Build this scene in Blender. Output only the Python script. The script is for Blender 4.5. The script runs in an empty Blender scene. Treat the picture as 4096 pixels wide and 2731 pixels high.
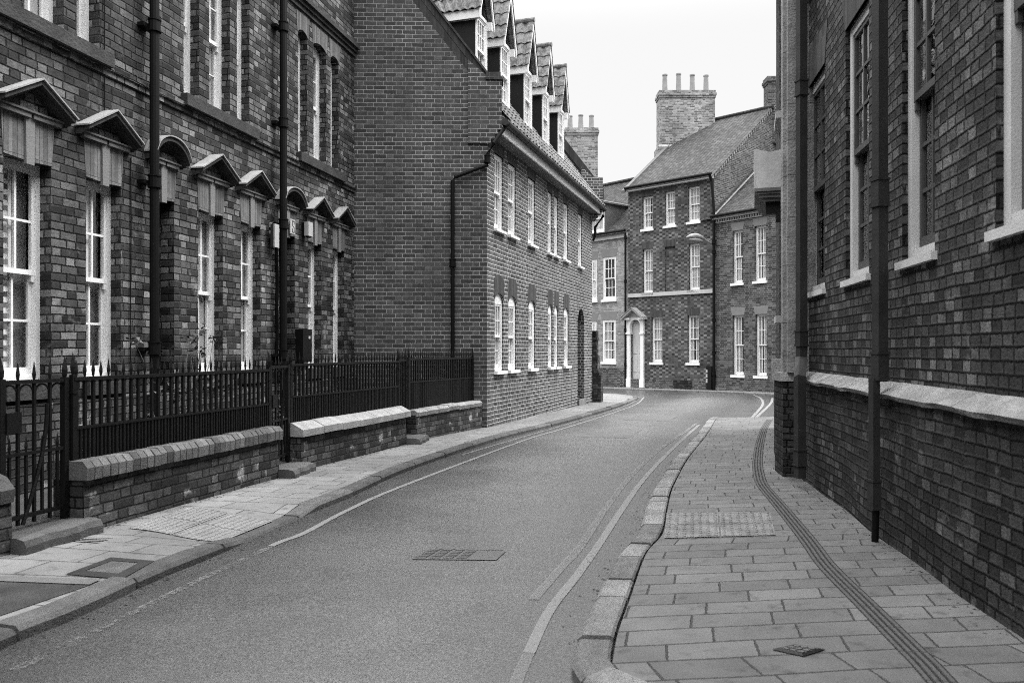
import bpy, math, random
from mathutils import Vector
from math import sin, cos, pi, sqrt, radians, floor
random.seed(7)
S = bpy.context.scene
COL = S.collection

# ------------------------------------------------------------------ camera, sky, sun, exposure
CAMZ = 1.30
cam = bpy.data.cameras.new('Camera'); camo = bpy.data.objects.new('Camera', cam); COL.objects.link(camo)
cam.lens = 28; cam.sensor_width = 36; cam.shift_y = 0.0089; cam.clip_end = 600
camo.location = (0, 0, CAMZ); camo.rotation_euler = (pi/2, 0, 0)
cam.dof.use_dof = True; cam.dof.focus_distance = 13.0; cam.dof.aperture_fstop = 4.0
S.camera = camo
SUN_EL, SUN_AZ = radians(54), radians(68)      # azimuth measured from +Y towards +X
w = bpy.data.worlds.new('World'); S.world = w; w.use_nodes = True
wn = w.node_tree; wn.nodes.clear()
def wnode(t): return wn.nodes.new(t)
sky = wnode('ShaderNodeTexSky'); sky.sky_type = 'NISHITA'; sky.sun_disc = False
sky.sun_elevation = SUN_EL; sky.sun_rotation = SUN_AZ
bw = wnode('ShaderNodeRGBToBW'); wn.links.new(sky.outputs[0], bw.inputs[0])
geo = wnode('ShaderNodeNewGeometry'); sep = wnode('ShaderNodeSeparateXYZ')
tc = wnode('ShaderNodeTexCoord'); wn.links.new(tc.outputs['Generated'], sep.inputs[0])
mr = wnode('ShaderNodeMapRange'); mr.interpolation_type = 'SMOOTHSTEP'
mr.inputs[1].default_value = 0.36; mr.inputs[2].default_value = 0.95; mr.inputs[3].default_value = 3.85; mr.inputs[4].default_value = 30.0
wn.links.new(sep.outputs[2], mr.inputs[0])
mx = wnode('ShaderNodeMix'); mx.data_type = 'FLOAT'; mx.inputs[0].default_value = 0.97
wn.links.new(bw.outputs[0], mx.inputs[2]); wn.links.new(mr.outputs[0], mx.inputs[3])
bg = wnode('ShaderNodeBackground'); bg.inputs[1].default_value = 0.10
wn.links.new(mx.outputs[0], bg.inputs[0])
wo = wnode('ShaderNodeOutputWorld'); wn.links.new(bg.outputs[0], wo.inputs[0])
sl = bpy.data.lights.new('Sun', 'SUN'); sl.energy = 1.4; sl.angle = radians(18); sl.color = (1, 0.995, 0.985)
so = bpy.data.objects.new('Sun', sl); COL.objects.link(so); so.location = (0, -5, 30)
sd = Vector((sin(SUN_AZ)*cos(SUN_EL), cos(SUN_AZ)*cos(SUN_EL), sin(SUN_EL)))
so.rotation_euler = sd.to_track_quat('Z', 'Y').to_euler()
S.view_settings.view_transform = 'Standard'; S.view_settings.look = 'None'
S.view_settings.exposure = 1.30; S.view_settings.gamma = 1.0
S.cycles.use_denoising = False    # a grainy black-and-white photograph: keep the fine texture
S.cycles.caustics_reflective = False; S.cycles.caustics_refractive = False; S.cycles.sample_clamp_indirect = 2.0; S.cycles.blur_glossy = 1.0
S.cycles.filter_width = 1.0; S.cycles.max_bounces = 6; S.cycles.transparent_max_bounces = 12

# ------------------------------------------------------------------ node materials
class NT:
    def __init__(s, name):
        s.mat = bpy.data.materials.new(name); s.mat.use_nodes = True
        s.t = s.mat.node_tree; s.t.nodes.clear()
        s.out = s.t.nodes.new('ShaderNodeOutputMaterial')
    def n(s, typ, **kw):
        nd = s.t.nodes.new(typ)
        for k, v in kw.items(): setattr(nd, k, v)
        return nd
    def put(s, inp, v):
        if hasattr(v, 'is_output') or isinstance(v, bpy.types.NodeSocket): s.t.links.new(v, inp)
        else: inp.default_value = v
    def m(s, op, a, b=0.0, c=0.0):
        nd = s.n('ShaderNodeMath', operation=op)
        s.put(nd.inputs[0], a); s.put(nd.inputs[1], b); s.put(nd.inputs[2], c)
        return nd.outputs[0]
    def rng(s, v, a, b, c, d, smooth=False):
        nd = s.n('ShaderNodeMapRange')
        if smooth: nd.interpolation_type = 'SMOOTHSTEP'
        for i, x in enumerate((v, a, b, c, d)): s.put(nd.inputs[i], x)
        return nd.outputs[0]
    def mix(s, f, a, b):
        nd = s.n('ShaderNodeMix', data_type='FLOAT')
        s.put(nd.inputs[0], f); s.put(nd.inputs[2], a); s.put(nd.inputs[3], b)
        return nd.outputs[0]
    def noise(s, vec, scale, detail=3, rough=0.55):
        nd = s.n('ShaderNodeTexNoise'); s.put(nd.inputs['Vector'], vec)
        nd.inputs['Scale'].default_value = scale; nd.inputs['Detail'].default_value = detail; nd.inputs['Roughness'].default_value = rough
        return nd.outputs[0]
    def vec(s, x, y, z=0.0):
        nd = s.n('ShaderNodeCombineXYZ'); s.put(nd.inputs[0], x); s.put(nd.inputs[1], y); s.put(nd.inputs[2], z)
        return nd.outputs[0]
    def uv(s):
        nd = s.n('ShaderNodeTexCoord'); sp = s.n('ShaderNodeSeparateXYZ'); s.t.links.new(nd.outputs['UV'], sp.inputs[0])
        return nd.outputs['UV'], sp.outputs[0], sp.outputs[1]
    def obj(s): return s.n('ShaderNodeNewGeometry').outputs['Position']
    def white(s, v):
        nd = s.n('ShaderNodeTexWhiteNoise', noise_dimensions='3D'); s.put(nd.inputs[0], v); return nd.outputs[0]
    def ramp(s, f, pts, const=False):
        nd = s.n('ShaderNodeValToRGB'); cr = nd.color_ramp
        if const: cr.interpolation = 'CONSTANT'
        while len(cr.elements) < len(pts): cr.elements.new(0.5)
        for e, (p, v) in zip(cr.elements, pts): e.position = p; e.color = (v, v, v, 1)
        s.put(nd.inputs[0], f); return nd.outputs[0]
    def finish(s, color, rough=0.8, height=None, dist=0.01, strength=1.0, spec=0.3, metal=0.0):
        b = s.n('ShaderNodeBsdfPrincipled')
        if isinstance(color, (int, float)): color = (color, color, color, 1)
        s.put(b.inputs['Base Color'], color); s.put(b.inputs['Roughness'], rough)
        b.inputs['Specular IOR Level'].default_value = spec; b.inputs['Metallic'].default_value = metal
        if height is not None:
            bp = s.n('ShaderNodeBump'); bp.inputs['Strength'].default_value = strength; bp.inputs['Distance'].default_value = dist
            s.put(bp.inputs['Height'], height); s.t.links.new(bp.outputs[0], b.inputs['Normal'])
        s.t.links.new(b.outputs[0], s.out.inputs[0])
        return s.mat

def brick(name, course, St, Hd, mort, tones, mcol, hmul=1.0, wob=0.004, stain=0.35, edge=0.006, bump=0.008, rowj=0.01,
          mvar=0.5, rough=0.85, grime=0.0, lime=0.0, seed=0.0, grain=0.3):
    """Flemish-bond style brickwork laid out in metres; every brick has a tone of its own."""
    t = NT(name); uv, u0, v0 = t.uv(); tones = [(p, v*.66) for p, v in tones]; mcol *= .80
    P = St + Hd
    sv = t.vec(t.m('ADD', u0, seed), t.m('ADD', v0, seed*0.7))
    nz1 = t.noise(sv, 2.2, 2); nz2 = t.noise(t.vec(t.m('ADD', u0, 31.0), v0), 2.2, 2); nzf = t.noise(sv, 45, 3)
    u = t.m('ADD', u0, t.m('MULTIPLY', t.m('SUBTRACT', nz1, 0.5), wob*3))
    v = t.m('ADD', v0, t.m('MULTIPLY', t.m('SUBTRACT', nz2, 0.5), wob*3.5))
    r = t.m('FLOOR', t.m('DIVIDE', v, course)); fv = t.m('SUBTRACT', v, t.m('MULTIPLY', r, course))
    odd = t.m('MODULO', t.m('ABSOLUTE', r), 2.0)
    rj = t.m('MULTIPLY', t.white(t.vec(r, seed)), rowj)
    uu = t.m('ADD', t.m('ADD', u, t.m('MULTIPLY', odd, P*0.5)), rj)
    k = t.m('FLOOR', t.m('DIVIDE', uu, P)); tt = t.m('SUBTRACT', uu, t.m('MULTIPLY', k, P))
    isH = t.m('GREATER_THAN', tt, St)
    loc = t.m('SUBTRACT', tt, t.m('MULTIPLY', isH, St)); L = t.m('ADD', St, t.m('MULTIPLY', isH, Hd-St))
    du = t.m('MINIMUM', loc, t.m('SUBTRACT', L, loc)); dv = t.m('MINIMUM', fv, t.m('SUBTRACT', course, fv))
    d = t.m('MINIMUM', du, dv)
    d = t.m('ADD', d, t.m('MULTIPLY', t.m('SUBTRACT', nzf, 0.5), edge*2))
    mask = t.rng(d, mort*0.5-edge*0.5, mort*0.5+edge*0.5, 0.0, 1.0, True)
    wid = t.white(t.vec(t.m('ADD', t.m('MULTIPLY', k, 2.0), isH), r, seed))
    wid2 = t.white(t.vec(t.m('ADD', t.m('MULTIPLY', k, 2.0), isH), r, seed+9.5))
    tone = t.ramp(wid, tones)
    tone = t.m('MULTIPLY', tone, t.m('ADD', 1.0, t.m('MULTIPLY', isH, hmul-1.0)))
    fine = t.noise(sv, 60, 4, 0.7); mid = t.noise(sv, 11, 4, .65)
    tone = t.m('MULTIPLY', tone, t.rng(fine, .28, .72, 1.0-grain, 1.0+grain))
    tone = t.m('MULTIPLY', tone, t.rng(mid, .28, .72, 1.0-grain*.8, 1.0+grain*.8))
    mc = t.m('MULTIPLY', mcol, t.rng(t.noise(sv, 1.3, 3), 0.3, 0.7, 1.0-mvar, 1.0+mvar*0.4))
    col = t.mix(mask, mc, tone)
    if lime:      # patches of lime efflorescence on the brick faces
        lf = t.m('MULTIPLY', t.rng(t.noise(sv, 3.0, 4, 0.7), 0.56, 0.70, 0, 1, True), t.m('GREATER_THAN', wid2, 0.35))
        col = t.mix(t.m('MULTIPLY', lf, lime), col, 0.42)
    big = t.noise(sv, 0.55, 4, 0.6)
    col = t.m('MULTIPLY', col, t.rng(big, 0.3, 0.7, 1.0-stain, 1.0+stain*0.5))
    if grime:
        run = t.noise(t.vec(t.m('MULTIPLY', u0, 5.0), t.m('MULTIPLY', v0, 0.5)), 1.0, 3)
        col = t.m('MULTIPLY', col, t.rng(run, 0.35, 0.7, 1.0-grime, 1.0))
    h = t.m('ADD', t.m('MULTIPLY', mask, t.m('ADD', 0.7, t.m('MULTIPLY', wid2, 0.5))), t.m('MULTIPLY', fine, 0.35))
    return t.finish(col, rough, h, bump, 1.0, 0.25)

def plain(name, c, rough=0.6, var=0.25, scale=6.0, bump=0.0, bscale=60.0, spec=0.3, metal=0.0):
    t = NT(name); p = t.obj()
    n1 = t.noise(p, scale, 4, 0.6); n2 = t.noise(p, bscale, 3)
    col = t.m('MULTIPLY', c, t.m('MULTIPLY', t.rng(n1, 0.25, 0.75, 1-var, 1+var*0.6), t.rng(n2, 0.3, 0.7, 1-var*0.4, 1+var*0.3)))
    return t.finish(col, rough, n2 if bump else None, bump or 0.01, 1.0, spec, metal)

M = {}
M['brick_terrace'] = brick('old dark terrace brick', .0775, .205, .112, .012, [(0, .022), (.3, .07), (.6, .14), (.85, .23), (1, .36)], .060, 1.25, .008, .55, .010, .014, .05, 1.6, lime=.4, seed=3.1, grime=.25, grain=.5)
M['brick_gable'] = brick('red gable brick', .075, .225, .1125, .012, [(0, .060), (.5, .084), (1, .112)], .40, 1.35, .0035, .25, .004, .006, .012, .55, seed=11.3, grain=.35)
M['brick_facade'] = brick('pale pointed facade brick', .075, .225, .1125, .012, [(0, .055), (.5, .11), (1, .17)], .68, 1.1, .005, .18, .004, .006, .012, .25, seed=17.7, grain=.35)
M['brick_far'] = brick('far mottled brick', .075, .225, .1125, .011, [(0, .035), (.5, .095), (1, .19)], .40, 1.15, .006, .35, .005, .006, .02, .5, seed=23.9)
M['brick_chequer'] = brick('chequered brick with pale headers', .085, .150, .150, .010, [(0, .035), (.5, .075), (1, .14)], .20, 2.3, .009, .40, .006, .006, .02, .5, seed=29.3, grain=.4)
M['brick_pale'] = brick('pale limewashed brick', .075, .225, .1125, .012, [(0, .24), (.5, .38), (1, .52)], .52, 1.1, .006, .3, .006, .006, .02, .5, lime=.25, seed=37.0)
M['brick_chimney'] = brick('weathered chimney brick', .078, .225, .1125, .014, [(0, .13), (.5, .38), (1, .58)], .60, 1.0, .006, .4, .008, .008, .02, .4, seed=41.0)
M['brick_old'] = brick('narrow old dark brick', .066, .135, .105, .012, [(0, .024), (.4, .060), (.8, .12), (1, .24)], .016, 1.0, .005, .40, .011, .022, .12, 2.2, lime=.3, seed=47.0, grime=.25, grain=.6)
M['brick_plinth'] = brick('sooty plinth brick', .066, .145, .105, .012, [(0, .020), (.5, .052), (.9, .10), (1, .17)], .055, 1.0, .010, .45, .011, .022, .12, 2.4, lime=.35, seed=53.0, grime=.35, grain=.55)
M['brick_wall'] = brick('flaking low wall brick', .074, .215, .108, .012, [(0, .028), (.5, .07), (1, .14)], .030, 1.1, .008, .45, .009, .014, .04, 1.2, lime=.9, seed=59.0, grain=.5)
M['gauged'] = brick('gauged rubbed brick arch', .60, .048, .048, .004, [(0, .15), (.5, .22), (1, .30)], .07, 1.0, .001, .2, .003, .003, .0, .5, seed=67.0)
M['gauged_dark'] = brick('dark gauged brick arch', .60, .05, .05, .005, [(0, .055), (.5, .08), (1, .12)], .13, 1.0, .001, .2, .003, .003, .0, .5, seed=71.0)
M['plain_tile'] = brick('plain clay roof tile', .115, .17, .17, .016, [(0, .055), (.5, .09), (1, .135)], .012, 1.0, .006, .35, .006, .016, .0, .3, seed=73.0)
M['soldier'] = brick('verge brick band', .225, .075, .075, .008, [(0, .035), (.5, .055), (1, .08)], .13, 1.0, .002, .2, .004, .005, .0, .5, seed=79.0)
M['white'] = plain('white paint', .80, .45, .06, 3, 0.002, 90)
M['white_old'] = plain('weathered white paint', .46, .55, .14, 4, 0.002, 90)
M['stone'] = plain('weathered pale stone', .25, .9, .45, 5, 0.012, 40)
M['keystone'] = plain('rubbed keystone', .20, .9, .15, 5, 0.004, 60)
M['sill_stone'] = plain('dark sooty stone', .05, .9, .6, 4, 0.010, 40)
def kerbmat(nm, c, lo, hi):
    t = NT(nm); uv, u0, v0 = t.uv(); p = t.obj(); n1 = t.noise(p, 5, 4, .65); n2 = t.noise(p, 90, 3, .7)
    col = t.m('MULTIPLY', t.m('MULTIPLY', c, t.rng(t.white(t.vec(t.m('FLOOR', u0), 0.0)), 0, 1, lo, hi)), t.m('MULTIPLY', t.rng(n1, .25, .75, .6, 1.3), t.rng(n2, .3, .7, .75, 1.2)))
    return t.finish(col, .85, t.m('ADD', n2, n1), .008)
M['kerb'] = kerbmat('worn kerb stone', .165, .75, 1.25); M['brick_edge'] = kerbmat('brick on edge', .105, .65, 1.5); M['stub_stone'] = kerbmat('worn cap stone', .07, .8, 1.2); M['kerb_dark'] = kerbmat('grey kerb stone', .085, .7, 1.3)
M['coping_pale'] = plain('pale cast stone coping', .29, .85, .35, 6, 0.005, 70)
M['lead'] = plain('pale lead sheet', .30, .55, .25, 4, 0.004, 20)
M['lead_dark'] = plain('dark lead cheek', .14, .6, .3, 4, 0.004, 20)
M['pot'] = plain('buff chimney pot', .28, .85, .25, 5)
M['iron'] = plain('black iron paint', .004, .5, .4, 10, 0.002, 80, .25)
M['pipe'] = plain('black painted pipe', .004, .55, .3, 6, 0.001, 60, .15)
M['pipe_grey'] = plain('dark grey pipe', .030, .6, .3, 6, 0.002, 60, .25)
M['dark'] = plain('dark boarding', .007, .8, .3, 5)
M['interior'] = plain('dim interior', .02, .9, .2, 2)
M['net'] = plain('net curtain', .50, .9, .15, 3)
M['net_grey'] = plain('grey curtain', .30, .9, .25, 3)
M['shutter'] = plain('louvre shutter', .75, .6, .1, 3)
M['door'] = plain('pale painted door', .55, .5, .08, 4)
M['plastic_white'] = plain('white plastic', .42, .4, .06, 4)
M['sash_dark'] = plain('dark painted sash', .07, .5, .1, 4)
M['verge_stone'] = plain('grey verge stone', .13, .85, .3, 4)
M['hood_lead'] = plain('pale dressed lead', .52, .55, .2, 4, .004, 20)
M['cornice_stone'] = plain('weathered cornice stone', .13, .9, .35, 5, .004, 60)
M['white_sill'] = plain('greyed white paint', .55, .6, .14, 4, 0.002, 90)
M['soil'] = plain('dark front yard', .05, .95, .5, 3, 0.02, 30)
M['leaf'] = plain('dark leaf', .045, .5, .5, 12)
M['stem'] = plain('pale thorny stem', .10, .8, .4, 12)
M['cover_iron'] = plain('worn cast iron', .13, .5, .5, 10, 0.004, 60, .5)

def glass():
    t = NT('window glass'); fr = t.n('ShaderNodeLayerWeight'); fr.inputs[0].default_value = .5
    g = t.n('ShaderNodeBsdfGlossy'); g.inputs['Roughness'].default_value = 0.02; g.inputs['Color'].default_value = (.9, .9, .9, 1)
    nz = t.noise(t.obj(), 2.5, 2); bp = t.n('ShaderNodeBump'); bp.inputs['Strength'].default_value = .25; bp.inputs['Distance'].default_value = .02
    t.put(bp.inputs['Height'], nz); t.t.links.new(bp.outputs[0], g.inputs['Normal'])
    tr = t.n('ShaderNodeBsdfTransparent'); tr.inputs[0].default_value = (.95, .95, .95, 1)
    mxs = t.n('ShaderNodeMixShader'); t.put(mxs.inputs[0], t.m('ADD', t.m('MULTIPLY', t.m('POWER', fr.outputs[1], 4.0), .75), .05)); t.t.links.new(tr.outputs[0], mxs.inputs[1]); t.t.links.new(g.outputs[0], mxs.inputs[2])
    t.t.links.new(mxs.outputs[0], t.out.inputs[0]); return t.mat
M['glass'] = glass()

def asphalt():
    t = NT('worn asphalt'); p = t.obj(); uv, u0, v0 = t.uv()
    sp = t.n('ShaderNodeSeparateXYZ'); t.t.links.new(p, sp.inputs[0])
    g = t.noise(p, 130, 2, .7); g2 = t.noise(p, 48, 3, .75); big = t.noise(p, .5, 4, .6); mid = t.noise(p, 2.2, 4, .6)
    # streaks of wear run along the street
    st = t.noise(t.vec(t.m('MULTIPLY', t.m('SUBTRACT', sp.outputs[0], t.m('MULTIPLY', sp.outputs[1], .27)), 1.6), t.m('MULTIPLY', sp.outputs[1], .12)), 1.0, 3)
    wear = t.rng(t.m('ABSOLUTE', t.m('ADD', u0, t.m('MULTIPLY', t.m('SUBTRACT', big, .5), 1.2))), .15, 1.5, 1.5, .55, True)  # lane centre lightened, edges darkened: worn track plus sky sheen put into colour
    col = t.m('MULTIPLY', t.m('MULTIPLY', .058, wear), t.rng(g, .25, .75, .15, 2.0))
    col = t.m('MULTIPLY', col, t.rng(g2, .3, .7, .68, 1.34))
    col = t.m('MULTIPLY', col, t.rng(big, .3, .7, .8, 1.2)); col = t.m('MULTIPLY', col, t.rng(mid, .3, .7, .9, 1.1))
    col = t.m('MULTIPLY', col, t.rng(st, .3, .7, .75, 1.3))
    h = t.m('ADD', g, t.m('MULTIPLY', g2, .6))
    return t.finish(col, t.rng(st, .3, .7, .44, .30), h, .004, .55, .85)
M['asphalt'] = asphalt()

M['tarmac'] = plain('old gritty tarmac', .05, .9, .5, 4, .008, 90)
M['patch'] = plain('newer road patch', .080, .6, .35, 60, .004, 140, .5)
def slabs(name, L, Wd, base, var, joint=.010):
    t = NT(name); uv, u0, v0 = t.uv()
    nz = t.noise(uv, 1.2, 2); nz2 = t.noise(t.vec(t.m('ADD', u0, 17.0), v0), 1.2, 2)
    u = t.m('ADD', u0, t.m('MULTIPLY', t.m('SUBTRACT', nz, .5), .02)); v = t.m('ADD', v0, t.m('MULTIPLY', t.m('SUBTRACT', nz2, .5), .05))
    r = t.m('FLOOR', t.m('DIVIDE', v, Wd)); fv = t.m('SUBTRACT', v, t.m('MULTIPLY', r, Wd))
    uu = t.m('ADD', u, t.m('ADD', t.m('MULTIPLY', t.m('MODULO', t.m('ABSOLUTE', r), 2.0), L*.5), t.m('MULTIPLY', t.white(t.vec(r, 3.0)), L*.55)))
    k = t.m('FLOOR', t.m('DIVIDE', uu, L)); fu = t.m('SUBTRACT', uu, t.m('MULTIPLY', k, L))
    d = t.m('MINIMUM', t.m('MINIMUM', fu, t.m('SUBTRACT', L, fu)), t.m('MINIMUM', fv, t.m('SUBTRACT', Wd, fv)))
    d = t.m('ADD', d, t.m('MULTIPLY', t.m('SUBTRACT', t.noise(uv, 25, 2), .5), .010))
    mask = t.rng(d, joint*.3, joint*.8, 0, 1, True)
    wv = t.white(t.vec(k, r, 1.0)); fine = t.noise(uv, 160, 2, .7); mid = t.noise(uv, 5, 4, .6); bigs = t.noise(uv, .7, 3)
    col = t.m('MULTIPLY', base, t.m('ADD', 1-var*.5, t.m('MULTIPLY', wv, var)))
    col = t.m('MULTIPLY', col, t.m('MULTIPLY', t.rng(fine, .3, .7, .8, 1.2), t.rng(mid, .3, .7, .86, 1.12)))
    col = t.m('MULTIPLY', col, t.m('MULTIPLY', t.rng(bigs, .3, .7, .75, 1.2), t.rng(t.noise(uv, 9, 2), .58, .75, 1.0, .55)))
    col = t.mix(mask, base*.28, col)
    h = t.m('ADD', t.m('MULTIPLY', mask, t.m('ADD', .7, t.m('MULTIPLY', wv, .4))), t.m('MULTIPLY', fine, .12))
    return t.finish(col, .75, h, .008, 1.0, .35)
M['slab_left'] = slabs('pale pavement flags', .46, .25, .165, .25, .008)
M['slab_right'] = slabs('grey pavement flags', .38, .185, .108, .32, .008)
M['slab_thin'] = slabs('far pavement flags', .6, .45, .2, .15)

def marking(wear, amax=1.0):
    t = NT('worn road paint'); p = t.obj(); n1 = t.noise(p, 35, 4, .7); n2 = t.noise(p, 3, 3)
    f = t.m('ADD', t.m('MULTIPLY', n1, .8), t.m('MULTIPLY', n2, .5))
    mk = t.rng(f, wear, wear+.20, 0, amax)
    d = t.n('ShaderNodeBsdfDiffuse'); t.put(d.inputs[0], t.mix(t.noise(p, 120, 2), .13, .29))
    tr = t.n('ShaderNodeBsdfTransparent'); ms = t.n('ShaderNodeMixShader')
    t.put(ms.inputs[0], mk); t.t.links.new(tr.outputs[0], ms.inputs[1]); t.t.links.new(d.outputs[0], ms.inputs[2]); t.t.links.new(ms.outputs[0], t.out.inputs[0])
    return t.mat
M['paint'] = marking(.36, .85); M['paint_worn'] = marking(.42, .55); M['paint_gone'] = marking(.63, .8)

def pantile():
    t = NT('lichened pantile'); p = t.obj()
    a = t.noise(p, 9, 4, .65); b = t.noise(p, 45, 3)
    col = t.m('MULTIPLY', t.ramp(a, [(.25, .05), (.45, .13), (.6, .24), (.75, .07)]), t.rng(b, .3, .7, .7, 1.25))
    return t.finish(col, .9, b, .006)
M['pantile'] = pantile()

# ------------------------------------------------------------------ mesh helpers
ORG = {}
class MB:
    def __init__(s): s.v = []; s.f = []; s.uvo = {}; s.sm = []
    def poly(s, pts, uv=None, smooth=False):
        i = len(s.v); s.v += [tuple(p) for p in pts]; s.f.append(tuple(range(i, i+len(pts))))
        if uv: s.uvo[len(s.f)-1] = uv
        s.sm.append(smooth)
    def hexa(s, a, b):      # a, b: two quads with matching corners
        s.poly(a[::-1]); s.poly(b)
        for i in range(4): j = (i+1) % 4; s.poly([a[i], a[j], b[j], b[i]])
    def box(s, x0, x1, y0, y1, z0, z1):
        s.hexa([(x0, y0, z0), (x1, y0, z0), (x1, y1, z0), (x0, y1, z0)], [(x0, y0, z1), (x1, y0, z1), (x1, y1, z1), (x0, y1, z1)])
    def wbox(s, W, s0, s1, z0, z1, o0, o1):
        P = W.P
        s.hexa([P(s0, z0, o0), P(s1, z0, o0), P(s1, z0, o1), P(s0, z0, o1)], [P(s0, z1, o0), P(s1, z1, o0), P(s1, z1, o1), P(s0, z1, o1)])
    def prism(s, W, pts, o0, o1):   # polygon (s,z) extruded between two offsets
        a = [W.P(x, z, o0) for x, z in pts]; b = [W.P(x, z, o1) for x, z in pts]
        s.poly(a[::-1]); s.poly(b)
        for i in range(len(a)): j = (i+1) % len(a); s.poly([a[i], a[j], b[j], b[i]])
    def tube(s, pts, r, n=8, sq=False, smooth=True, caps=True):
        pts = [Vector(p) for p in pts]; rings = []
        if not hasattr(r, '__len__'): r = [r]*len(pts)
        ref = None
        for i, p in enumerate(pts):
            d = (pts[min(i+1, len(pts)-1)] - pts[max(i-1, 0)]).normalized()
            up = Vector((0, 0, 1)) if abs(d.z) < .9 else Vector((.97, .2, 0))
            a = d.cross(up).normalized(); b = d.cross(a).normalized()
            ring = []
            for k in range(n):
                th = 2*pi*k/n + (pi/4 if n == 4 else 0)
                ring.append(p + a*r[i]*cos(th) + b*r[i]*sin(th))
            rings.append(ring)
        for q0, q1 in zip(rings, rings[1:]):
            for k in range(n): s.poly([q0[k], q0[(k+1) % n], q1[(k+1) % n], q1[k]], smooth=smooth and n > 4)
        if caps: s.poly(rings[0][::-1]); s.poly(rings[-1])
    def build(s, name, mat, parent=None, bevel=0.0):
        me = bpy.data.meshes.new(name)
        org = ORG.get(parent.name, Vector((0, 0, 0))) if parent else Vector((0, 0, 0))
        me.from_pydata([tuple(Vector(p) - org) for p in s.v], [], s.f)
        uvl = me.uv_layers.new(name='UVMap'); zup = Vector((0, 0, 1))
        for pi_, pol in enumerate(me.polygons):
            if pi_ in s.uvo:
                for li, c in zip(pol.loop_indices, s.uvo[pi_]): uvl.data[li].uv = c
                continue
            n = pol.normal
            if abs(n.z) > .97: ua, va = Vector((1, 0, 0)), Vector((0, 1, 0))
            else: ua = zup.cross(n).normalized(); va = n.cross(ua)
            for li, vi in zip(pol.loop_indices, pol.vertices):
                p = Vector(s.v[vi]); uvl.data[li].uv = (p.dot(ua), p.dot(va))
        if any(s.sm):
            for pol, sm in zip(me.polygons, s.sm): pol.use_smooth = sm
        me.materials.append(M[mat] if isinstance(mat, str) else mat)
        o = bpy.data.objects.new(name, me); COL.objects.link(o)
        if parent: o.parent = parent; ORG[o.name] = org
        if bevel:
            b = o.modifiers.new('Bevel', 'BEVEL'); b.width = bevel; b.segments = 2; b.limit_method = 'ANGLE'
        return o
def thing(name, loc, label, cat, group=None):
    o = bpy.data.objects.new(name, None); COL.objects.link(o); o.location = loc; o.empty_display_size = .3
    ORG[o.name] = Vector(loc); o['label'] = label; o['category'] = cat
    if group: o['group'] = group
    return o
def tag(o, label, cat, group=None):
    o['label'] = label; o['category'] = cat
    if group: o['group'] = group
    return o
def struct(o): o['kind'] = 'structure'; return o

F_, HZ, CX = 1829.0, 805.0, 1176.0     # how the photograph was measured: focal length, horizon, centre
class Wall:
    def __init__(s, x, y, dx, dy, flip=1):
        L = sqrt(dx*dx+dy*dy); s.p = (x, y); s.d = (dx/L, dy/L); s.n = (s.d[1]*flip, -s.d[0]*flip)
    def P(s, t, z, o=0.0): return (s.p[0]+s.d[0]*t+s.n[0]*o, s.p[1]+s.d[1]*t+s.n[1]*o, z)
    def hit(s, px):
        u = (px-CX)/F_; return (u*s.p[1]-s.p[0])/(s.d[0]-u*s.d[1])
    def z(s, px, py): return CAMZ + (HZ-py)/F_*(s.p[1]+s.d[1]*s.hit(px))
    def shift(s, o): q = Wall(s.p[0]+s.n[0]*o, s.p[1]+s.n[1]*o, s.d[0], s.d[1]); q.n = s.n; return q
def R(z): return z + CAMZ
def zr(y): return CAMZ - 1.24 - .012*max(min(y, 45), -5)
def zp(y): return zr(y) + .06
def arc(a, b, d, rise, n=10):
    """points of a segmental arch from (a, d-rise) over the crown at height d to (b, d-rise)"""
    h = (b-a)/2; rad = (h*h+rise*rise)/(2*rise); c = ((a+b)/2, d-rad); th = math.asin(min(1, h/rad))
    return [(c[0]+rad*sin(-th+2*th*i/n), c[1]+rad*cos(-th+2*th*i/n)) for i in range(n+1)]
def wallface(mb, W, s0, s1, z0, z1, ops=(), rec=.1, o=0.0):
    """a wall with real openings: ops are (s0, s1, z0, z1, arch rise)"""
    ops = [tuple(q)+(0,)*(5-len(q)) for q in ops]
    ss = sorted(set([s0, s1]+[v for q in ops for v in q[:2] if s0 < v < s1])); zz = sorted(set([z0, z1]+[v for q in ops for v in q[2:4] if z0 < v < z1]))
    for a, b in zip(ss, ss[1:]):
        for c, d in zip(zz, zz[1:]):
            m, k = (a+b)/2, (c+d)/2
            if any(q[0] < m < q[1] and q[2] < k < q[3] for q in ops): continue
            mb.poly([W.P(a, c, o), W.P(b, c, o), W.P(b, d, o), W.P(a, d, o)])
    for a, b, c, d, rise in ops:
        r = -rec + o
        mb.poly([W.P(a, c, o), W.P(a, c, r), W.P(a, d-rise, r), W.P(a, d-rise, o)]); mb.poly([W.P(b, c, r), W.P(b, c, o), W.P(b, d-rise, o), W.P(b, d-rise, r)])
        mb.poly([W.P(a, c, r), W.P(a, c, o), W.P(b, c, o), W.P(b, c, r)])
        if rise:
            pts = arc(a, b, d, rise)
            for i, (p, q) in enumerate(zip(pts, pts[1:])):
                cs = a if i < len(pts)//2 else b
                mb.poly([W.P(p[0], p[1], o), W.P(q[0], q[1], o), W.P(cs, d, o)])
                mb.poly([W.P(p[0], p[1], r), W.P(q[0], q[1], r), W.P(q[0], q[1], o), W.P(p[0], p[1], o)])
        else: mb.poly([W.P(a, d, o), W.P(a, d, r), W.P(b, d, r), W.P(b, d, o)])

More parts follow.
